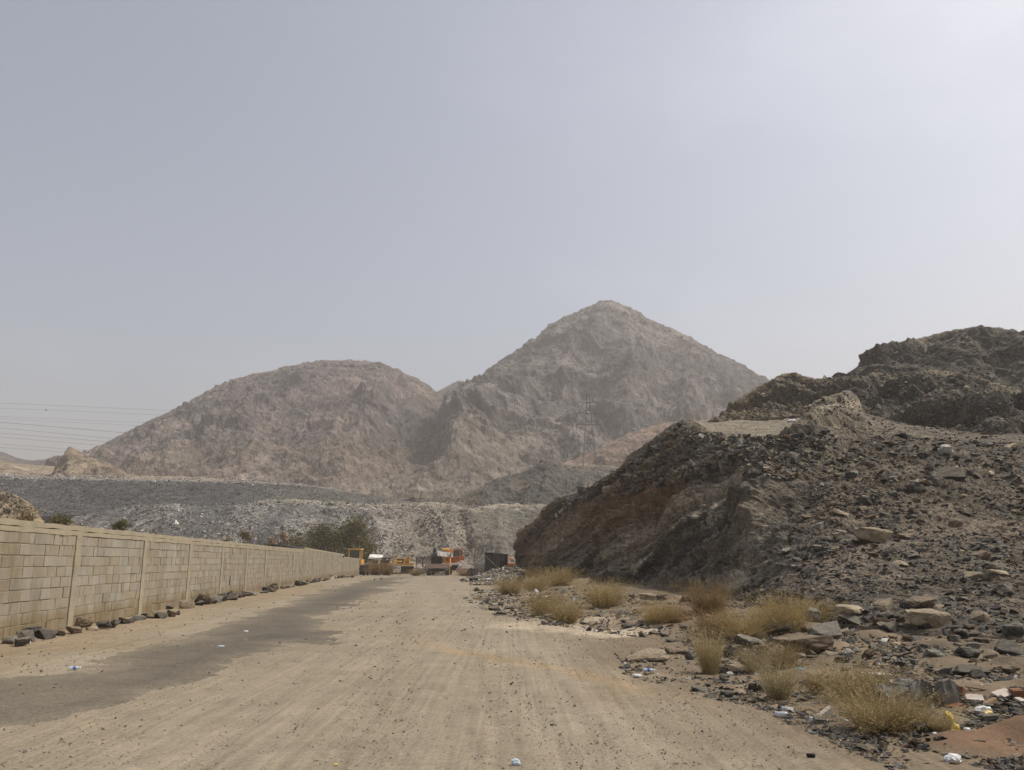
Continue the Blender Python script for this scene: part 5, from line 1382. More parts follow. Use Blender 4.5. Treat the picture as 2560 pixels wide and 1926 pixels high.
def bush(px, py, w, h, kind, label, name="dry_shrub", var=0, cat="shrub"):
    loc, _ = hit(px, py)
    d = (loc - EYE).length
    o = empty(name, loc, random.uniform(0, 6.28))
    sx, sz = w * d / FPX / 1.22, h * d / FPX / 0.98
    o.scale = (sx, sx, sz)
    a, b = plant_meshes(kind, var)
    mesh_object("stems", a, o); mesh_object("foliage", b, o)
    tag(o, label, cat, "dry shrubs and grass clumps along the verge" if py > 1440 else "dry shrubs around the parked machines")
    return o
random.seed(17)
BUSHES = [
 (1274, 1487, 66, 44, 'gold', "small golden dry shrub at the track side nearest the rubble heap"), (1338, 1477, 62, 38, 'gold', "golden dry shrub between the upright dark stone and the pale slab"),
 (1396, 1464, 82, 46, 'gold', "wide golden shrub behind the pale flat slab"), (1334, 1446, 42, 28, 'brown', "low brown shrub at the far tip of the cut face"),
 (1362, 1541, 80, 66, 'olive', "taller of the paired olive-gold shrubs at the track side"), (1416, 1558, 76, 60, 'olive', "lower front shrub of the olive-gold pair at the track side"),
 (1512, 1519, 92, 70, 'gold', "golden-brown shrub alone on grey gravel before the cut face"), (1640, 1560, 66, 56, 'gold', "pale golden clump with small stones at its foot"), (1688, 1557, 56, 44, 'orange', "orange-tinged clump right beside the pale golden clump"),
 (1772, 1534, 96, 80, 'brown', "tall orange-brown shrub against the shaded cut face"), (1786, 1592, 90, 66, 'orange', "orange shrub in front of the tall orange-brown one"), (1860, 1594, 104, 62, 'gold', "broad golden-brown shrub beside the orange one"),
 (1965, 1580, 90, 94, 'gold', "large golden shrub at the foot of the spilled stones"), (2052, 1558, 80, 54, 'gold', "smaller golden shrub right behind the upright pointed rock"), (1915, 1570, 66, 50, 'gold', "golden shrub left of the large golden one"),
 (1775, 1684, 84, 108, 'grass', "tall upright pale grass clump behind the pale rounded boulder"), (1888, 1684, 82, 66, 'grass', "grass clump right behind the pale rounded boulder"), (1958, 1676, 74, 64, 'olive', "olive grass clump against the brown ledge boulder"),
 (1948, 1748, 100, 84, 'grass', "sprawling pale grass clump above the two bottles"), (2040, 1732, 44, 44, 'orange', "small sparse orange-brown weed right of the sprawling grass clump"),
 (2145, 1752, 140, 84, 'olive', "rear half of the big olive-brown shrub beside the concrete lump"), (2205, 1826, 160, 92, 'gold', "biggest near golden-brown dry shrub in front of the concrete lump"), (2282, 1822, 80, 56, 'olive', "olive-brown shrub at the foot of the split concrete lump"), (2352, 1828, 74, 38, 'grass', "low pale grass tuft left of the yellow bag"),
]
for i, (x, y, w, h, k, lab) in enumerate(BUSHES):
    bush(x, y, w, h, k, lab, "grass_clump" if k == 'grass' else "dry_shrub", i % 3, "grass clump" if k == 'grass' else "shrub")
def far_bush(px, Y, w, h, k, label, z=None):
    p = at(px, 1404, Y); p.z = float(gz(p.x, p.y)) if z is None else z
    o = empty("dry_shrub", p, random.uniform(0, 6))
    s = Y / FPX
    o.scale = (w * s / 1.5, w * s / 1.5, h * s / 1.02)
    a, b = plant_meshes(k + '_far', 0) if False else far_meshes(k)
    mesh_object("stems", a, o); mesh_object("foliage", b, o)
    tag(o, label, "shrub", "dry shrubs around the parked machines")
def far_meshes(kind):
    if ('far', kind) in PLANT: return PLANT[('far', kind)]
    c0, c1 = PAL[kind]
    V, F, c, C = strands(900 + len(PLANT), 260, 1.0, 1.0, 0.62, 0.1, 0.010, 0.25, c0, c1)
    V2, F2, c2 = sprigs(901 + len(PLANT), C, 14, 0.045, c0, c1, 0.2)
    PLANT[('far', kind)] = (raw_mesh("stems", V, F, M_straw, c), raw_mesh("foliage", V2, F2, M_straw, c2))
    return PLANT[('far', kind)]
far_bush(940, 103, 44, 36, 'orange', "orange-brown dry shrub under the lean-to by the wall end")
far_bush(968, 102, 40, 30, 'orange', "orange-brown dry shrub left of the yellow machine frame")
far_bush(1040, 99, 30, 18, 'olive', "low dull shrub at the end of the striped outrigger left of the crane")
far_bush(1165, 98, 46, 14, 'orange', "low russet shrub in front of the striped outrigger right of the crane")
far_bush(1200, 96, 44, 18, 'brown', "low brown shrub before the grey slatted fence")
far_bush(1293, 91, 34, 30, 'orange', "russet shrub between the black tank and the cut face")

# trees behind the wall
def tree(px, Y, w, h, c0, c1, label, name="desert_tree", leaves=4200, trunk=True, seed=0, z=None, crown_lo=0.12, clumps=26):
    p = at(px, 1404, Y); p.z = float(gz(p.x, p.y)) if z is None else z
    s = Y / FPX; W, H = w * s, h * s
    o = empty(name, p)
    r = np.random.default_rng(seed)
    t = Shape()
    k = max(0.05, 0.03 * H)
    tips = []
    for j in range(7):
        a = r.uniform(0, 6.28); L_ = H * r.uniform(0.55, 0.9); out = W * r.uniform(0.12, 0.4)
        m = Vector((math.cos(a) * out * 0.4, math.sin(a) * out * 0.4, L_ * 0.5)); e = Vector((math.cos(a) * out, math.sin(a) * out, L_))
        t.tube([(0, 0, -0.2), m * 0.5 + Vector((0, 0, 0.05 * H)), m, e], k * r.uniform(0.6, 1), 5, k * 0.2)
        tips.append(e)
    t.build("trunk", M_bark, o)
    cl = []
    for j in range(clumps):
        a = r.uniform(0, 6.28); q = math.sqrt(r.random()); zz = crown_lo + (1 - crown_lo) * r.random()
        wid = math.sin(min(1, max(0.08, (1.02 - zz) / 0.75)) * math.pi / 2) ** 0.8
        cl.append((math.cos(a) * q * W * 0.42 * wid, math.sin(a) * q * W * 0.42 * wid, zz * H * 0.9, r.uniform(0.09, 0.2) * W))
    cl = np.array(cl); i = r.integers(0, len(cl), leaves)
    pos = cl[i, :3] + r.normal(size=(leaves, 3)) * cl[i, 3:4] * np.array((0.62, 0.62, 0.5))
    pos[:, 2] = np.clip(pos[:, 2], 0.03 * H, H * 1.03)
    a = r.normal(size=(leaves, 3)); a /= np.linalg.norm(a, axis=1, keepdims=True); b = np.cross(a, r.normal(size=(leaves, 3))); b /= np.linalg.norm(b, axis=1, keepdims=True)
    sz = (0.016 * max(W, H) * r.uniform(0.6, 1.5, leaves))[:, None]
    V = np.stack([pos - a * sz, pos + b * sz * 0.5, pos + a * sz, pos - b * sz * 0.5], 1).reshape(-1, 3)
    tone = r.random((leaves, 1)); col = np.asarray(c0) * (1 - tone) + np.asarray(c1) * tone
    mesh_object("crown", raw_mesh("crown", V, np.arange(4)[None] + 4 * np.arange(leaves)[:, None], M_leaf, np.repeat(col, 4, 0)), o)
    tag(o, label, "tree", "trees and bushes behind the wall")
G0, G1 = (0.052, 0.048, 0.018), (0.175, 0.152, 0.062)
tree(880, 116, 156, 132, G0, G1, "largest dark olive tree behind the yellow machine cab", seed=1, leaves=9000, clumps=40)
tree(800, 112, 136, 116, G0, G1, "dark olive tree next to the largest tree behind the wall", seed=2, leaves=5000)
tree(734, 108, 112, 104, (0.06, 0.055, 0.025), (0.18, 0.155, 0.07), "dusty olive bush right of the two pinkish trees", seed=3, leaves=3600)
tree(704, 98, 38, 112, (0.22, 0.13, 0.08), (0.45, 0.29, 0.185), "taller pinkish-brown dry tree above the black roof", seed=4, leaves=1800, clumps=12, crown_lo=0.5)
tree(675, 99, 32, 108, (0.22, 0.13, 0.08), (0.45, 0.29, 0.185), "smaller pinkish-brown dry tree above the black roof", seed=5, leaves=1500, clumps=10, crown_lo=0.5)
tree(606, 92, 60, 122, (0.08, 0.065, 0.025), (0.21, 0.165, 0.075), "dull olive bush above the wall left of the black roof", seed=6, leaves=2200, clumps=14, crown_lo=0.3)
tree(566, 92, 60, 108, (0.09, 0.075, 0.035), (0.21, 0.175, 0.09), "faint olive bush left of the dull one above the wall", seed=7, leaves=1800, clumps=14, crown_lo=0.3)
tree(290, 50, 100, 164, (0.085, 0.08, 0.035), (0.20, 0.18, 0.085), "green bush showing above the wall past the first full pillar", seed=8, leaves=2500, clumps=16, crown_lo=0.6)
tree(142, 34, 120, 204, (0.085, 0.08, 0.035), (0.20, 0.18, 0.085), "low green bush above the wall beside the tan hump", seed=9, leaves=2500, clumps=16, crown_lo=0.7)
tree(50, 31.5, 110, 240, (0.28, 0.225, 0.13), (0.50, 0.41, 0.26), "dry straw-coloured bush above the wall before the tan hump", seed=10, leaves=1300, clumps=18, crown_lo=0.6)

# ================================================================== the truck crane and the yard
ORANGE = paint("orange_paint", (0.66, 0.22, 0.040), 0.55, wear=(0.42, 0.15, 0.05), scale=2.2, amount=0.7)
ORANGE2 = paint("red_orange_paint", (0.54, 0.14, 0.035), 0.55, wear=(0.26, 0.08, 0.035), scale=2.0, amount=0.7)
YELLOW = paint("yellow_paint", (0.66, 0.37, 0.065), 0.55, wear=(0.45, 0.24, 0.07), scale=2.5, amount=0.7)
STEEL_W = paint("pale_grey_paint", (0.66, 0.66, 0.65), 0.5, wear=(0.30, 0.285, 0.26), scale=2.0, amount=0.6)
BLACK = paint("black_metal", (0.030, 0.027, 0.025), 0.7)
DARKGREY = paint("dark_grey_metal", (0.055, 0.055, 0.055), 0.6)
RUBBER = paint("tyre_rubber", (0.026, 0.025, 0.024), 0.85)
RUST = paint("rusty_steel", (0.12, 0.058, 0.035), 0.9, wear=(0.05, 0.03, 0.024), scale=4, amount=0.8)
RUSTD = paint("dark_rusty_steel", (0.060, 0.038, 0.036), 0.9, wear=(0.03, 0.022, 0.02), scale=4, amount=0.8)
GLASS = paint("dusty_glass", (0.075, 0.09, 0.095), 0.15, spec=0.6)
WHITE = paint("dusty_white_sheet", (0.70, 0.68, 0.63), 0.7, wear=(0.5, 0.46, 0.38), scale=1.5)
BLUEGREY = paint("blue_grey_steel", (0.17, 0.185, 0.21), 0.6, wear=(0.11, 0.105, 0.10), scale=3, amount=0.6)
TANSHEET = paint("tan_sheet", (0.40, 0.31, 0.20), 0.9)
def stripes_mat():
    m, N, L, B = new_mat("red_white_stripes")
    tc = N.new("ShaderNodeTexCoord"); sx = N.new("ShaderNodeSeparateXYZ"); L.new(tc.outputs['Object'], sx.inputs[0])
    def mt(op, a, b=None):
        n = N.new("ShaderNodeMath"); n.operation = op
        for i, v in enumerate((a, b)):
            if v is None: continue
            if hasattr(v, 'links'): L.new(v, n.inputs[i])
            else: n.inputs[i].default_value = v
        return n.outputs[0]
    u = mt('ADD', mt('ABSOLUTE', sx.outputs['X']), mt('MULTIPLY', sx.outputs['Z'], 0.42))
    f = mt('FRACT', mt('DIVIDE', u, 0.24))
    w = mt('LESS_THAN', f, 0.46)
    mx = N.new("ShaderNodeMix"); mx.data_type = 'RGBA'; L.new(w, mx.inputs[0])
    mx.inputs[6].default_value = (0.20, 0.030, 0.028, 1); mx.inputs[7].default_value = (0.74, 0.66, 0.56, 1)
    L.new(_mul(N, L, mx.outputs[2], _ramp(N, L, _noise(N, L, tc.outputs['Object'], 5, 5), [(0.3, grey(0.78)), (0.6, grey(1))])), B.inputs['Base Color'])
    B.inputs['Roughness'].default_value = 0.7
    return m
STRIPES = stripes_mat()
def place(px, Y, name, label, cat, rz=0.0, group=None):
    p = at(px, 1404, Y); p.z = float(gz(p.x, p.y))
    return tag(empty(name, p, rz), label, cat, group)
def wheel(parent, c, r=0.52, w=0.32, axis='x'):
    t = Shape().lathe([(r * .55, -w / 2), (r * .92, -w / 2), (r, -w * .32), (r, w * .32), (r * .92, w / 2), (r * .55, w / 2)], c, axis, 20).build("wheel", RUBBER, parent)
    Shape().lathe([(r * .2, -w * .53), (r * .5, -w * .52), (r * .5, w * .52), (r * .2, w * .53)], c, axis, 14).build("rim", DARKGREY, t)

T = place(1093, 100, "truck_crane", "orange truck crane with red and white striped front board at the road end", "truck crane")
Shape().box((0, 0, 1.125), (2.98, 0.08, 0.53)).build("bumper_board", STRIPES, T)
Shape().box((-1.42, 4.2, .74), (.0, .0, .0)).build("chassis_pin", BLACK, T) if False else None
Shape().box((0, 4.6, 1.0), (1.1, 9.0, 0.42)).box((0, .5, .62), (1.7, .6, .36)).build("chassis", BLACK, T)
for y in (0.75, 2.1, 6.3, 7.6):
    for sx in (-1, 1): wheel(T, (sx * 1.12, y, 0.53))
for sx in (-1, 1):
    h = Shape().box((sx * 1.08, -0.02, 0.66), (0.62, 0.16, 0.33), bevel=0.02).build("lamp_housing", DARKGREY, T)
    Shape().lathe([(0.07, -0.115), (0.09, -0.10), (0.09, -0.08)], (sx * 1.2, 0, 0.70), 'y', 12).build("headlight", STEEL_W, h)
Shape().box((-0.1, 0.6, 1.85), (1.30, 0.6, 0.9), bevel=0.04).build("engine_grille", BLACK, T)
[Shape().box((-0.62 + 0.2 * k, 0.285, 1.8), (0.05, 0.03, 0.7)).build("grille_bar", RUSTD, T) for k in range(6)]
c_ = Shape().box((1.17, 1.1, 1.82), (0.80, 1.5, 0.76), bevel=0.05).build("driver_cab", ORANGE, T)
Shape().box((1.22, 0.342, 1.88), (0.34, 0.02, 0.34)).build("windscreen", GLASS, c_)
Shape().box((1.17, 1.1, 2.225), (0.90, 1.6, 0.05)).build("cab_roof", YELLOW, c_)
b = Shape().tube([(1.53, 0.0, 0.0), (1.53, 0.0, 1.5)], 0.045, 8).build("marker_post", YELLOW, T)
for x in (-0.80, -0.66): Shape().tube([(x, .5, 1.4), (x, .5, 2.75)], 0.075, 8).build("boom_rest_post", DARKGREY, T)
Shape().tube([(.34, .4, 1.4), (.34, .4, 2.6)], 0.03, 6).build("boom_rest_post", STEEL_W, T)
Shape().box((-0.25, .5, 2.16), (1.0, .2, .12)).build("boom_rest_beam", YELLOW, T)
d = (Vector((1.15, 5.6, 2.50)) - Vector((-0.25, -0.5, 2.62))); q = d.to_track_quat('Y', 'Z').to_matrix()
mid = (Vector((1.15, 5.6, 2.50)) + Vector((-0.25, -0.5, 2.62))) / 2
bm_ = Shape().box(mid, (0.62, d.length, 0.56), q, 0.03).build("boom", STEEL_W, T)
[Shape().box(mid + q @ Vector((0, k, 0)), (0.70, 0.14, 0.64), q).build("boom_collar", STEEL_W, bm_) for k in (-2.2, -.6, 1.1)]
hd = Shape().prism([(-.62, 2.35), (.18, 2.35), (.16, 2.82), (.02, 3.06), (-.40, 3.06), (-.60, 2.82)], 'y', -1.0, -0.5).build("boom_head", STEEL_W, T)
Shape().lathe([(.30, -.17), (.33, -.12), (.33, .12), (.30, .17)], (-.22, -.78, 2.98), 'x', 18).build("sheave", BLACK, hd)
Shape().lathe([(.26, -.3), (.29, -.25), (.29, .25), (.26, .3)], (-.22, -.9, 2.45), 'x', 18).build("sheave", DARKGREY, hd)
b = Shape().tube([(-.5, -.8, 2.3), (-.5, -.8, 3.22), (-.3, -.8, 3.27)], .03, 6).tube([(.1, -.8, 2.3), (.1, -.8, 3.2), (.22, -.8, 3.27)], .03, 6).build("hoist_guard", STEEL_W, hd)
Shape().box((.9, 6.3, 1.85), (2.4, 2.6, .62), bevel=.05).build("turntable", ORANGE2, T)
tu = Shape().box((.9, 6.6, 2.75), (1.5, 2.0, .7), bevel=.06).build("winch_housing", ORANGE, T)
Shape().lathe([(.22, -.5), (.26, -.45), (.26, .45), (.22, .5)], (.6, 5.7, 3.1), 'x', 14).build("winch_drum", YELLOW, tu)
b = Shape(); [b.tube([(x, 5.6, 2.9), (x, 5.9, 3.3), (x, 6.6, 3.3)], .04, 6) for x in (.35, .9, 1.5)]; b.build("winch_frame", YELLOW, tu)
oc = Shape().box((2.12, 4.4, 1.98), (.90, 1.5, .62), bevel=.04).build("operator_cab", ORANGE2, T)
b = Shape()
for x in (1.70, 2.54):
    for y in (3.68, 5.12): b.box((x, y, 2.72), (.07, .07, .92))
b.box((2.12, 4.4, 3.19), (.98, 1.6, .08)); b.build("cab_frame", ORANGE, oc)
Shape().box((2.12, 3.67, 2.70), (.74, .02, .80)).build("window", GLASS, oc)
Shape().box((1.68, 4.4, 2.70), (.02, 1.34, .80)).build("window", GLASS, oc)
dr = Shape().box((2.83, 3.55, 2.10), (.50, .06, .55)).build("cab_door", ORANGE2, oc)
b = Shape(); [b.box((x, 3.55, 2.76), (.05, .06, .80)) for x in (2.60, 2.83, 3.05)]; b.box((2.83, 3.55, 3.15), (.5, .06, .05)); b.build("door_frame", ORANGE, dr)
Shape().box((2.715, 3.55, 2.76), (.17, .02, .72)).build("door_pane", GLASS, dr)
Shape().box((2.2, 1.6, 1.30), (1.05, 2.0, .13), bevel=.03).build("fender_tank", STEEL_W, T)
Shape().box((2.05, 1.9, .9), (.7, 1.5, .65), bevel=.04).build("tool_box", DARKGREY, T)
for x, s_ in ((-2.06, -1), (3.0, 1)):
    og = Shape().box((x, .9, .62), (1.3 if s_ < 0 else 1.6, .07, .48)).build("outrigger_board", STRIPES, T)
    Shape().box((x, 1.05, .62), (1.2, .22, .2)).box((x + s_ * .5, 1.05, .32), (.14, .14, .6)).box((x + s_ * .5, 1.05, .03), (.5, .5, .06)).build("outrigger_leg", DARKGREY, og)

R_ = place(1057, 106, "slatted_rack", "dark rusty slatted rack standing left of the truck crane", "rack")
for k in range(7): Shape().box((0, 0, 1.45 + .12 * k), (1.75, .08, .07)).build("slat", RUSTD, R_)
for x in (-.85, 0, .85): Shape().box((x, .1, 1.12), (.09, .09, 2.24)).build("post", RUSTD, R_)
Shape().tube([(.85, .06, .2), (-.8, .06, 2.15)], .04, 6).build("brace", RUSTD, R_)

LD = place(888, 107, "wheel_loader", "yellow machine cab with dusty windows rising behind the wall end", "loader")
cb = Shape().box((0, 0, 1.35), (2.0, 2.4, 1.1), bevel=.06).build("body", YELLOW, LD)
b = Shape()
for x in (-.72, .72):
    for y in (-.7, .7): b.box((x, y, 2.5), (.13, .13, 1.3))
b.box((0, 0, 3.21), (1.75, 1.75, .16), bevel=.03); cf = b.build("cab", YELLOW, LD)
Shape().box((0, -.72, 2.58), (1.28, .03, 1.0)).build("window", GLASS, cf)
b = Shape(); [b.box((x, -.75, 2.58), (.04, .03, 1.0)) for x in (-.3, .05, .35)]; b.build("window_bars", DARKGREY, cf)
Shape().box((.1, -1.15, 1.97), (1.9, .1, .16)).build("hood_edge", WHITE, LD)
for sx in (-1, 1):
    for y in (-.9, 1.1): wheel(LD, (sx * 1.05, y, .62), .62, .4)
WB = place(862, 97, "white_board", "white board propped behind the top of the low wall end", "board")
Shape().box((-.4, 0, 1.17), (.34, .05, 2.34), Matrix.Rotation(-.08, 3, 'Y')).build("board", WHITE, WB)
Shape().box((-.4, .12, 1.0), (.08, .08, 2.0)).build("prop", RUST, WB)

RM = place(915, 102.5, "rusty_machine", "rusty machine frame with dark wheels at the wall end", "machine", 0.15)
wheel(RM, (-.22, 0, .45), .45, .3); wheel(RM, (.26, .5, .42), .42, .25)
Shape().box((-.15, .2, .95), (.55, .5, .7), bevel=.03).box((.2, .1, .7), (.22, .25, 1.3)).build("frame", RUST, RM)
Shape().box((-.1, .15, 1.42), (.75, .7, .10)).build("top_plate", STEEL_W, RM)

LT = place(940, 106, "lean_to_shelter", "ramshackle lean-to with white sheet roof beside the wall end", "shelter")
for x, h in ((-1.5, 2.35), (-.3, 2.2), (1.0, 2.1), (1.7, 2.2)): Shape().tube([(x, 0, 0), (x + .05, 0, h)], .06, 6).build("post", RUSTD, LT)
Shape().box((-.1, .3, 2.28), (1.75, 1.6, .06), Matrix.Rotation(.06, 3, 'Y') @ Matrix.Rotation(.35, 3, 'X')).build("white_roof_sheet", WHITE, LT)
Shape().tube([(-1.5, -.3, 2.2), (1.4, -.3, 1.95)], .09, 6).tube([(-.4, -.3, 2.1), (2.0, -.2, 2.1)], .07, 6).tube([(-.6, 0, .8), (.4, 0, 1.9)], .035, 5).build("rafter", RUSTD, LT)
Shape().box((-.35, .6, 1.2), (1.0, .05, 1.2)).build("wall_sheet", TANSHEET, LT)
Shape().box((1.0, .7, 1.3), (1.1, .05, 1.1)).build("wall_sheet", RUST, LT)

YF = place(1003, 105, "yellow_machine_frame", "yellow angled machine frame with a white panel and black box below", "machine")
YF.scale = (1.1, 1.1, 1.15)
Shape().box((-.1, 0, 1.15), (3.3, .5, .24)).build("main_beam", YELLOW, YF)
Shape().box((.1, .5, 1.62), (1.5, .3, .34), bevel=.03).build("rear_hood", YELLOW, YF)
for a, b2 in (((-1.0, 0, 1.5), (-.45, 0, 2.05)), ((.35, 0, 1.45), (.95, 0, 2.05)), ((.95, 0, 2.05), (.95, 0, 1.2)), ((.55, .2, 1.2), (.55, .2, 1.75)), ((-1.0, 0, 1.5), (.1, 0, 1.45)), ((.75, .1, 1.2), (.75, .1, 1.8))):
    Shape().tube([a, b2], .10, 6).build("frame_bar", YELLOW, YF)
Shape().box((-.1, .2, 1.5), (.7, .4, .5)).build("rusty_housing", RUST, YF)
Shape().box((-.62, -.3, .86), (.95, .05, .46)).build("white_panel", STEEL_W, YF)
Shape().box((.75, .1, .6), (1.45, .9, .72), bevel=.04).build("black_box", BLACK, YF)
Shape().box((-1.5, .3, .55), (1.0, .6, .85), bevel=.05).build("dark_box", RUSTD, YF)

TK = place(1243, 88, "black_tank", "black boxy metal tank with a diagonal bar behind the rubble heap", "tank", 0.12)
TK.scale = (1.0, 1.0, 1.22)
TR = Matrix.Rotation(0.62, 3, 'Z') @ Matrix.Rotation(0.06, 3, 'Y')
Shape().box((0, 1.1, 1.0), (2.0, 1.5, 1.75), TR, .05).build("tank_body", BLACK, TK)
Shape().box((0, 1.1, 1.95), (2.12, 1.62, .14), TR, .03).build("tank_lid", RUSTD, TK)
for k_ in (-.7, 0, .7): Shape().box(Vector((0, 1.1, 1.0)) + TR @ Vector((k_, -.78, 0)), (.08, .06, 1.7), TR).build("tank_rib", RUSTD, TK)
Shape().tube([(-1.25, -.12, 1.72), (.95, -.12, .1)], .06, 6).build("diagonal_bar", paint("dull_brown_bar", (0.13, 0.11, 0.085), .8), TK)
for x in (-.9, 1.0): Shape().box((x, 1.0, -.1), (.15, 1.4, .4)).build("support", RUSTD, TK)
SP_ = place(1206, 90, "metal_fence", "blue-grey slatted metal fence panel left of the black tank", "fence", -0.05)
for k in range(9): Shape().box((0, 0, .18 + .125 * k), (1.7, .05, .075)).build("slat", BLUEGREY, SP_)
for x in (-.86, .25, .86): Shape().box((x, .06, .65), (.07, .07, 1.3)).build("post", BLUEGREY, SP_)
ty = []
for i, (x, Y_, lab) in enumerate(((1178, 97, "old black tyre standing at the striped outrigger's end"), (1188, 96, "old black tyre leaning behind the low brown shrub"))):
    p = place(x, Y_, "old_tyre", lab, "tyre", .4 * i, "old tyres by the crane")
    Shape().lathe([(.26, -.13), (.42, -.14), (.47, -.08), (.47, .08), (.42, .14), (.26, .13)], (0, 0, .46), 'y', 20).build("tread", RUBBER, p)
    Shape().lathe([(.10, -.10), (.27, -.11), (.27, .11), (.10, .10)], (0, 0, .46), 'y', 14).build("hub", RUST, p)
EX = place(1275, 104, "orange_digger", "orange digger parts showing behind the black tank", "digger")
Shape().box((.0, 0, 1.15), (1.2, 1.6, .5), bevel=.05).build("body", ORANGE, EX)
Shape().tube([(-.4, 0, 1.3), (-.3, 0, 2.1), (.5, 0, 1.9)], .10, 6).build("arm", ORANGE, EX)
Shape().box((.35, 0, 1.75), (.45, .5, .35), bevel=.05).build("bucket", TANSHEET, EX)
Shape().box((0, 0, .45), (1.6, 2.0, .8), bevel=.15).build("track", BLACK, EX)
BRF = tag(empty("shed_roof", at(700, 1404, 84)), "thin black sheet roof showing above the wall below the pinkish trees", "roof")
BRF["kind"] = "thing"
BRF.location.z = float(gz(BRF.location.x, BRF.location.y)) + 0.32
Shape().prism([(-2.7, 2.78), (-.2, 2.92), (.9, 2.78), (2.9, 2.40), (.8, 2.62), (-.3, 2.70)], 'y', -1.6, 1.6).build("roof_sheet", BLACK, BRF)
for x in (-2.4, 0, 2.3):
    for y in (-1.3, 1.3): Shape().box((x, y, 1.2), (.1, .1, 2.6)).build("post", RUSTD, BRF)

# ================================================================== pylon, cables, bird
PYL = paint("galvanised_lattice", (0.10, 0.10, 0.10), 0.6)
pb, _ = hit(1474, 1172)
pb = at(1474, 1166, 262) if pb is None else pb
PT = tag(empty("power_pylon", pb), "tall grey lattice power pylon on the reddish rise", "pylon")
ph = 192 * pb.y / FPX
def leg_x(z): return (0.075 * (1 - z) ** 1.15 + 0.016) * ph
for sx in (-1, 1):
    for sy in (-1, 1):
        Shape().tube([(sx * leg_x(k / 8), sy * leg_x(k / 8), ph * k / 8) for k in range(9)], 0.06, 4).build("leg", PYL, PT)
br = Shape()
for k in range(12):
    z0, z1 = k / 12, (k + 1) / 12
    for a, b2 in (((-1, -1), (1, -1)), ((1, -1), (1, 1)), ((1, 1), (-1, 1)), ((-1, 1), (-1, -1))):
        p, q2 = leg_x(z0), leg_x(z1)
        br.tube([(a[0] * p, a[1] * p, z0 * ph), (b2[0] * q2, b2[1] * q2, z1 * ph)], .022, 3, cap=False)
        br.tube([(b2[0] * p, b2[1] * p, z0 * ph), (a[0] * q2, a[1] * q2, z1 * ph)], .022, 3, cap=False)
br.build("bracing", PYL, PT)
for zf, wd in ((.58, 3.6), (.73, 3.4), (.88, 3.0)):
    ca = Shape()
    for s_ in (-1, 1):
        ca.tube([(0, 0, zf * ph), (s_ * wd, 0, zf * ph + .1)], .09, 4).tube([(0, 0, zf * ph + 1.1), (s_ * wd, 0, zf * ph + .1)], .07, 4)
    arm = ca.build("crossarm", PYL, PT)
    for s_ in (-1, 1):
        Shape().tube([(s_ * wd, 0, zf * ph + .1), (s_ * wd, 0, zf * ph - 1.3)], .11, 5).build("insulator", PYL, arm)
CABLE = paint("dark_cable", (0.03, 0.03, 0.032), 0.6)
WIRES = [(1008, 465, 1028, .14), (1021, 440, 1038, .12), (1042, 408, 1058, .12), (1047, 380, 1066, .11), (1056, 360, 1086, .22), (1070, 330, 1101, .17), (1083, 300, 1107, .20), (1093, 280, 1116, .17), (1110, 260, 1130, .15), (1119, 240, 1137, .17)]
WN = ["topmost", "second from top", "third from top", "fourth from top", "fifth from top, darkest", "sixth from top", "seventh from top", "eighth from top", "ninth from top", "lowest"]
for (y0, x1, y1, rad), nm in zip(WIRES, WN):
    sl = (y1 - y0) / x1
    pts = []
    for k in range(13):
        x = -700 + (x1 + 60 + 700) * k / 12
        sag = 10 * (1 - ((x - 100) / 800) ** 2) - 10
        pts.append(at(x, y0 + sl * x - sag * 0.6, 668 + 0.02 * x))
    o = Shape().tube(pts, rad * 0.65, 4).build("power_cable", CABLE)
    tag(o, f"{nm} of the power cables crossing the sky at the far left".replace("far left", "mountain's left flank"), "cable", "power cables")
def bird(px, py, Y, s, label):
    p = at(px, py, Y)
    o = tag(empty("bird", p, .5), label, "bird")
    V = np.array([(-.5, 0, 0), (-.25, .08, .05), (-.25, -.08, .05), (-.2, 0, -.09), (.3, .07, .03), (.3, -.07, .03), (.3, 0, -.06), (.62, .05, 0), (.62, -.05, 0), (.1, .55, .22), (-.12, .5, .2), (.1, -.55, .22), (-.12, -.5, .2), (.25, .05, .04), (-.2, .06, .05), (.25, -.05, .04), (-.2, -.06, .05)]) * s
    F = [(0, 1, 2), (0, 2, 3), (0, 3, 1), (1, 4, 5), (1, 5, 2), (2, 5, 6), (2, 6, 3), (3, 6, 4), (3, 4, 1), (4, 7, 8), (4, 8, 5), (5, 8, 6), (6, 8, 7), (6, 7, 4), (13, 9, 10), (13, 10, 14), (15, 12, 11), (15, 16, 12)]
    mesh_object("bird_body", raw_mesh("bird_body", V, F, BLACK), o)
bird(115, 1026, 150, .55, "small dark bird flying in front of the power cables")

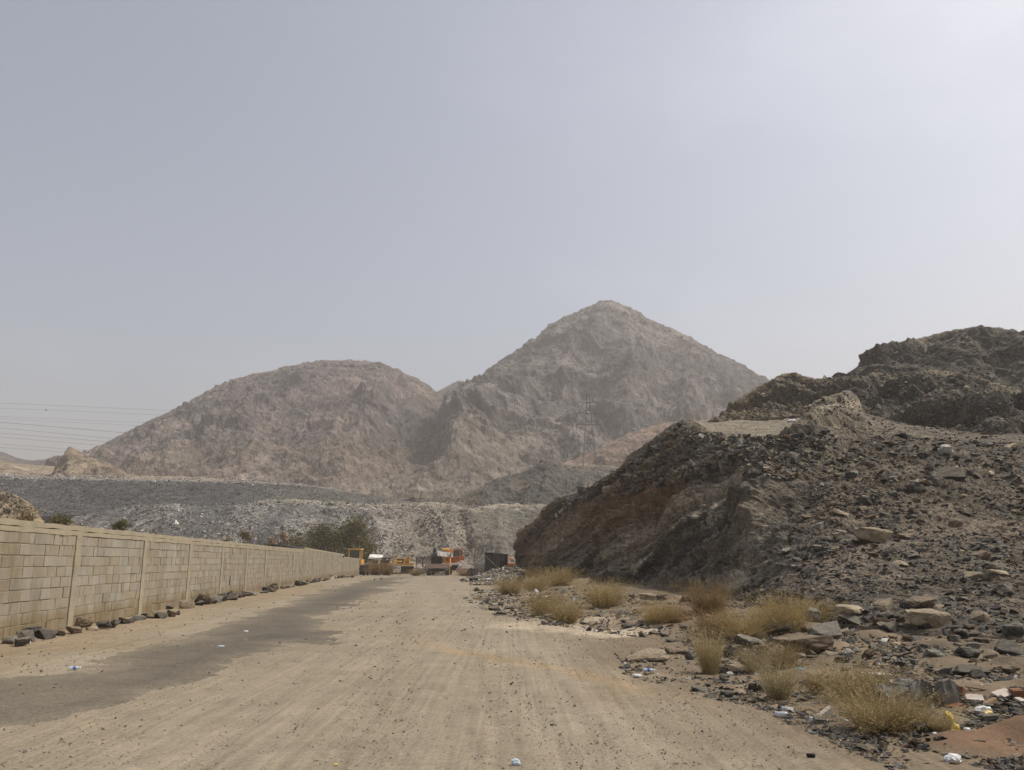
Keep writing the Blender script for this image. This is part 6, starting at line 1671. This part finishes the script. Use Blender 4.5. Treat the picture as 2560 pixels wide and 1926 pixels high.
# ================================================================== concrete lumps, bricks, litter
CONC = rock_mat("rough_concrete", [(0.3, (0.15, 0.14, 0.118)), (0.5, (0.235, 0.22, 0.185)), (0.72, (0.33, 0.31, 0.265))], scale=7, bump=0.9, spread=0.1)
def chunk(px, py, prism, label, name, cat, mat, rz=0.0, rough=0.02, tilt=(0, 0)):
    """a broken slab: polygon profile (metres, x/z) with depth, roughened"""
    loc, _ = hit(px, py)
    pts, dep = prism
    s = Shape().prism(pts, 'y', 0, dep)
    bmesh.ops.triangulate(s.bm, faces=s.bm.faces)
    bmesh.ops.subdivide_edges(s.bm, edges=[e for e in s.bm.edges if e.calc_length() > .08], cuts=3, use_grid_fill=True)
    bmesh.ops.triangulate(s.bm, faces=s.bm.faces)
    A = np.array([v.co[:] for v in s.bm.verts])
    n = np.stack([fbm(A * 9, 4, .6, 5), fbm(A * 9, 4, .6, 15), fbm(A * 9, 4, .6, 25)], -1) * rough
    for v, d_ in zip(s.bm.verts, n): v.co += Vector(d_)
    o = s.build(name, mat); o.location = loc - Vector((0, 0, .03)); o.rotation_euler = (tilt[0], tilt[1], rz)
    tag(o, label, cat)
    return o
k = 6.9 / FPX
def px2m(l, d=7.2): return [(a * d / FPX, b * d / FPX) for a, b in l]
chunk(2290, 1775, (px2m([(-56, -4), (-58, 40), (-40, 52), (-5, 55), (22, 74), (50, 66), (56, 30), (56, -6), (28, -8)]), .34), "big rough concrete lump behind the near golden-brown shrub", "concrete_lump", "concrete", CONC, .12, .03)
chunk(2271, 1722, (px2m([(-17, 8), (-15, 27), (16, 26), (17, 8)]), .12), "small square concrete block lying on the big lump", "concrete_block_piece", "concrete", RM_dark, -.1, .008)
chunk(2379, 1772, (px2m([(-20, -4), (-22, 40), (-16, 68), (4, 76), (22, 60), (26, 24), (22, -4)]), .20), "standing grey concrete slab right of the big lump", "concrete_slab", "concrete", CONC, -.25, .02, (-.12, 0))
BRICK = rock_mat("red_clay_brick", [(0.3, (0.17, 0.075, 0.042)), (0.5, (0.27, 0.125, 0.07)), (0.72, (0.36, 0.19, 0.11))], scale=6, spread=.15)
TILE = rock_mat("pale_tile", [(0.3, (0.36, 0.31, 0.26)), (0.5, (0.48, 0.42, 0.36)), (0.72, (0.58, 0.52, 0.45))], scale=5, spread=.2, bump=.2)
WOOD = rock_mat("splintered_wood", [(0.3, (0.24, 0.15, 0.085)), (0.5, (0.37, 0.25, 0.15)), (0.72, (0.47, 0.34, 0.21))], scale=5, spread=.2)
chunk(2412, 1745, (px2m([(-12, 0), (-8, 34), (8, 26), (16, 0)]), .16), "reddish broken brick leaning on the standing slab", "broken_brick", "brick", BRICK, .5, .006, (0, .1))
chunk(2400, 1775, (px2m([(-14, -2), (-16, 14), (14, 20), (18, 2)]), .10), "brown brick piece lying before the standing slab", "broken_brick", "brick", BRICK, .3, .008)
chunk(2546, 1744, (px2m([(-8, 0), (-8, 22), (14, 24), (14, 0)]), .14), "dark red brick piece at the picture edge", "broken_brick", "brick", BRICK, -.2, .008)
def flat(px, py, w, d_, name, label, cat, mat, rz=0.0, tilt=(.15, .1), th=.014):
    loc, _ = hit(px, py); dist = (loc - EYE).length; W = w * dist / FPX
    s = Shape(); r = random.Random(px)
    pts = [(-.5 * W + r.uniform(0, .1) * W, -.5 * d_), (.5 * W, -.4 * d_ * r.uniform(.6, 1)), (.45 * W, .5 * d_), (-.1 * W, .45 * d_), (-.5 * W, .3 * d_)]
    s.prism(pts, 'z', 0, th)
    o = s.build(name, mat); o.location = loc + Vector((0, 0, .02)); o.rotation_euler = (tilt[0], tilt[1], rz)
    tag(o, label, cat)
flat(2509, 1742, 44, .13, "broken_tile", "large pale pinkish tile lying flat on the debris", "tile", TILE, .25, (.35, -.1))
flat(2437, 1752, 34, .09, "broken_tile", "pale triangular tile shard right of the leaning brick", "tile", TILE, -.4, (.5, .1))
flat(2462, 1722, 26, .05, "broken_tile", "small pale tile shard above the splintered plank", "tile", TILE, .4)
flat(2552, 1758, 24, .08, "broken_tile", "pale tile shard at the picture edge", "tile", TILE, .4, (.3, .1))
flat(2200, 1692, 52, .10, "broken_tile", "pale flat stone tile on the brown soil above the big shrub", "tile", TILE, .1, (.1, .05))
flat(2458, 1731, 64, .030, "wood_plank", "long thin splintered plank across the debris", "plank", WOOD, -.3, (.05, .12), .012)
flat(2440, 1745, 36, .028, "wood_plank", "short splintered plank below the long one", "plank", WOOD, -.15, (.05, .1), .012)
flat(2476, 1764, 40, .05, "wood_plank", "thick pale plank end pointing at the silver bag", "plank", WOOD, .5, (.1, -.2), .025)
chunk(2069, 1792, (px2m([(-18, 0), (-20, 10), (14, 30), (22, 22), (-4, 0)]), .07), "tilted pale slab left of the big dry shrub", "pale_slab", "slab", TILE, .1, .006)

def plastic(name, col, alpha, rough=.18):
    m, N, L, B = new_mat(name)
    B.inputs['Base Color'].default_value = (*col, 1); B.inputs['Roughness'].default_value = rough; B.inputs['Alpha'].default_value = alpha
    tc = N.new("ShaderNodeTexCoord"); bp = N.new("ShaderNodeBump"); bp.inputs['Strength'].default_value = .6; bp.inputs['Distance'].default_value = .01
    L.new(_noise(N, L, tc.outputs['Object'], 25, 3), bp.inputs['Height']); L.new(bp.outputs[0], B.inputs['Normal'])
    return m
CLEAR = plastic("clear_plastic", (0.62, 0.68, 0.74), .55)
BLUE_L = plastic("blue_label", (0.05, 0.12, 0.42), 1, .5); CAPW = plastic("white_cap", (0.75, 0.75, 0.74), 1, .5); RED_L = plastic("red_label", (0.42, 0.05, 0.045), 1, .5)
TEAL = plastic("teal_film", (0.03, 0.33, 0.42), .95, .45); PTEAL = plastic("pale_teal_film", (0.30, 0.46, 0.46), .9, .45); YELLOWB = plastic("yellow_film", (0.62, 0.45, 0.10), .97, .45)
SILVER = plastic("silver_film", (0.60, 0.60, 0.60), .95, .3); WHITEF = plastic("white_film", (0.60, 0.60, 0.59), .97, .5); PALEBLUE = plastic("pale_blue_film", (0.45, 0.53, 0.60), .95, .4)
def bottle(px, py, w, label, rz=0.0, lab=BLUE_L, cap=CAPW, body=CLEAR):
    loc, _ = hit(px, py); dist = (loc - EYE).length; L_ = .86 * w * dist / FPX
    R = .15 * L_
    o = empty("plastic_bottle", loc + Vector((0, 0, R * .85)), rz)
    Shape().lathe([(R * .6, -L_ * .5), (R * .98, -L_ * .47), (R, -L_ * .3), (R * .86, -L_ * .2), (R, -L_ * .1), (R, L_ * .12), (R * .8, L_ * .26), (R * .42, L_ * .38), (R * .38, L_ * .43)], (0, 0, 0), 'x', 16).build("bottle_body", body, o, True)
    Shape().lathe([(R * .46, L_ * .43), (R * .46, L_ * .5)], (0, 0, 0), 'x', 12).build("cap", cap, o)
    if lab: Shape().lathe([(R * 1.02, -L_ * .09), (R * 1.02, L_ * .11)], (0, 0, 0), 'x', 16).build("bottle_label", lab, o, True)
    tag(o, label, "bottle", "plastic bottles in the litter")
bottle(186, 1674, 28, "clear plastic bottle with blue label on the asphalt near the wall", .35)
bottle(1622, 1680, 34, "clear bottle with blue label before the long tan slab", -.1)
bottle(1956, 1790, 38, "bluish bottle lying nearest the track below the sprawling grass", -.2, None)
bottle(1970, 1777, 34, "clear bottle right behind the bluish one", -.5, None)
bottle(2046, 1806, 44, "clear crushed bottle left of the tilted pale slab", -.45, None)
bottle(2064, 1708, 26, "pale bottle half hidden right of the teal bag", -.4, None)
bottle(2408, 1852, 40, "bottle with red end and blue label at the red-brown earth", -.3, BLUE_L, RED_L, RED_L)
bottle(2488, 1795, 24, "small clear bottle lying behind the red-brown earth", .5, None) if False else None
def bag(px, py, w, h, mat, label, name="plastic_bag", cat="bag", seed=0, depth=.7, rz=0.0):
    loc, _ = hit(px, py); dist = (loc - EYE).length; W, H = .82 * w * dist / FPX, .82 * h * dist / FPX
    bm = bmesh.new(); bmesh.ops.create_icosphere(bm, subdivisions=3, radius=.5)
    A = np.array([v.co[:] for v in bm.verts])
    r1 = 1 + .22 * ridged(A * 3.5 + seed * 3.1, 4, .6, seed) * .8
    lump = 1 + .35 * vnoise(A * 1.6 + seed, seed + 3)
    for v, a, b2 in zip(bm.verts, r1, lump):
        v.co *= float(a * b2); v.co = Vector((v.co.x * W, v.co.y * W * depth, (v.co.z + .32) * H))
    me = bpy.data.meshes.new(name); bm.to_mesh(me); bm.free(); me.materials.append(mat)
    o = mesh_object(name, me); o.location = loc; o.rotation_euler = (0, 0, rz)
    tag(o, label, cat)
bag(2001, 1684, 26, 16, TEAL, "bright teal plastic bag among the stones", seed=1)
bag(2129, 1746, 34, 18, PTEAL, "pale teal plastic bag caught in the big dry shrub", seed=2)
bag(2374, 1824, 26, 44, YELLOWB, "yellow plastic bag lying at the shrub's right foot", seed=3, rz=.5)
bag(2390, 1830, 22, 18, YELLOWB, "torn end of yellow plastic beside the yellow bag", seed=4)
bag(2461, 1784, 32, 22, SILVER, "crumpled silver wrapper behind the red-brown earth", "wrapper", "wrapper", seed=5)
bag(2471, 1788, 26, 10, YELLOWB, "small yellow box beside the silver wrapper", "crushed_box", "box", seed=6)
bag(2419, 1832, 20, 15, SILVER, "clear crumpled cup between the yellow bag and the bottle", "plastic_cup", "cup", seed=7)
bag(2383, 1908, 36, 20, WHITEF, "crumpled clear white bag nearest the camera on the gravel", seed=8)
bag(2333, 1782, 8, 20, WHITEF, "thin white scrap standing before the concrete lump", "paper_scrap", "scrap", seed=9)
bag(2339, 1842, 13, 11, WHITEF, "white lump beside the dark grey boulder", "paper_scrap", "scrap", seed=10)
bag(1592, 1692, 20, 8, WHITEF, "white scrap at the track edge below the long slab", "paper_scrap", "scrap", seed=11)
bag(1563, 1670, 10, 16, WHITEF, "white cup at the left tip of the long slab", "plastic_cup", "cup", seed=12)
bag(1290, 1914, 26, 17, PALEBLUE, "pale blue-grey crumpled plastic on the track at the bottom edge", "plastic_scrap", "scrap", seed=13)
bag(552, 1618, 20, 5, PALEBLUE, "flat bluish scrap on the asphalt", "plastic_scrap", "scrap", seed=14)
bag(614, 1582, 13, 6, WHITEF, "white scrap far up on the asphalt", "paper_scrap", "scrap", seed=15)
bag(839, 1913, 9, 5, YELLOWB, "tiny yellow scrap on the track at the bottom edge", "paper_scrap", "scrap", seed=16)
bag(1340, 1487, 11, 16, WHITEF, "white bag by the golden shrubs at the track side", seed=17)
bag(69, 1611, 11, 12, WHITEF, "small white bag between the dark stones at the wall foot", seed=18)
bag(1980, 1056, 20, 8, WHITEF, "white sheet lying on the high bench road", "plastic_sheet", "sheet", seed=19)
bag(1220, 1451, 20, 7, WHITEF, "white slab of plastic at the foot of the rubble heap", "plastic_sheet", "sheet", seed=20)
bag(2118, 1806, 18, 9, WHITEF, "white carton piece right of the tilted pale slab", "carton_piece", "scrap", seed=21)
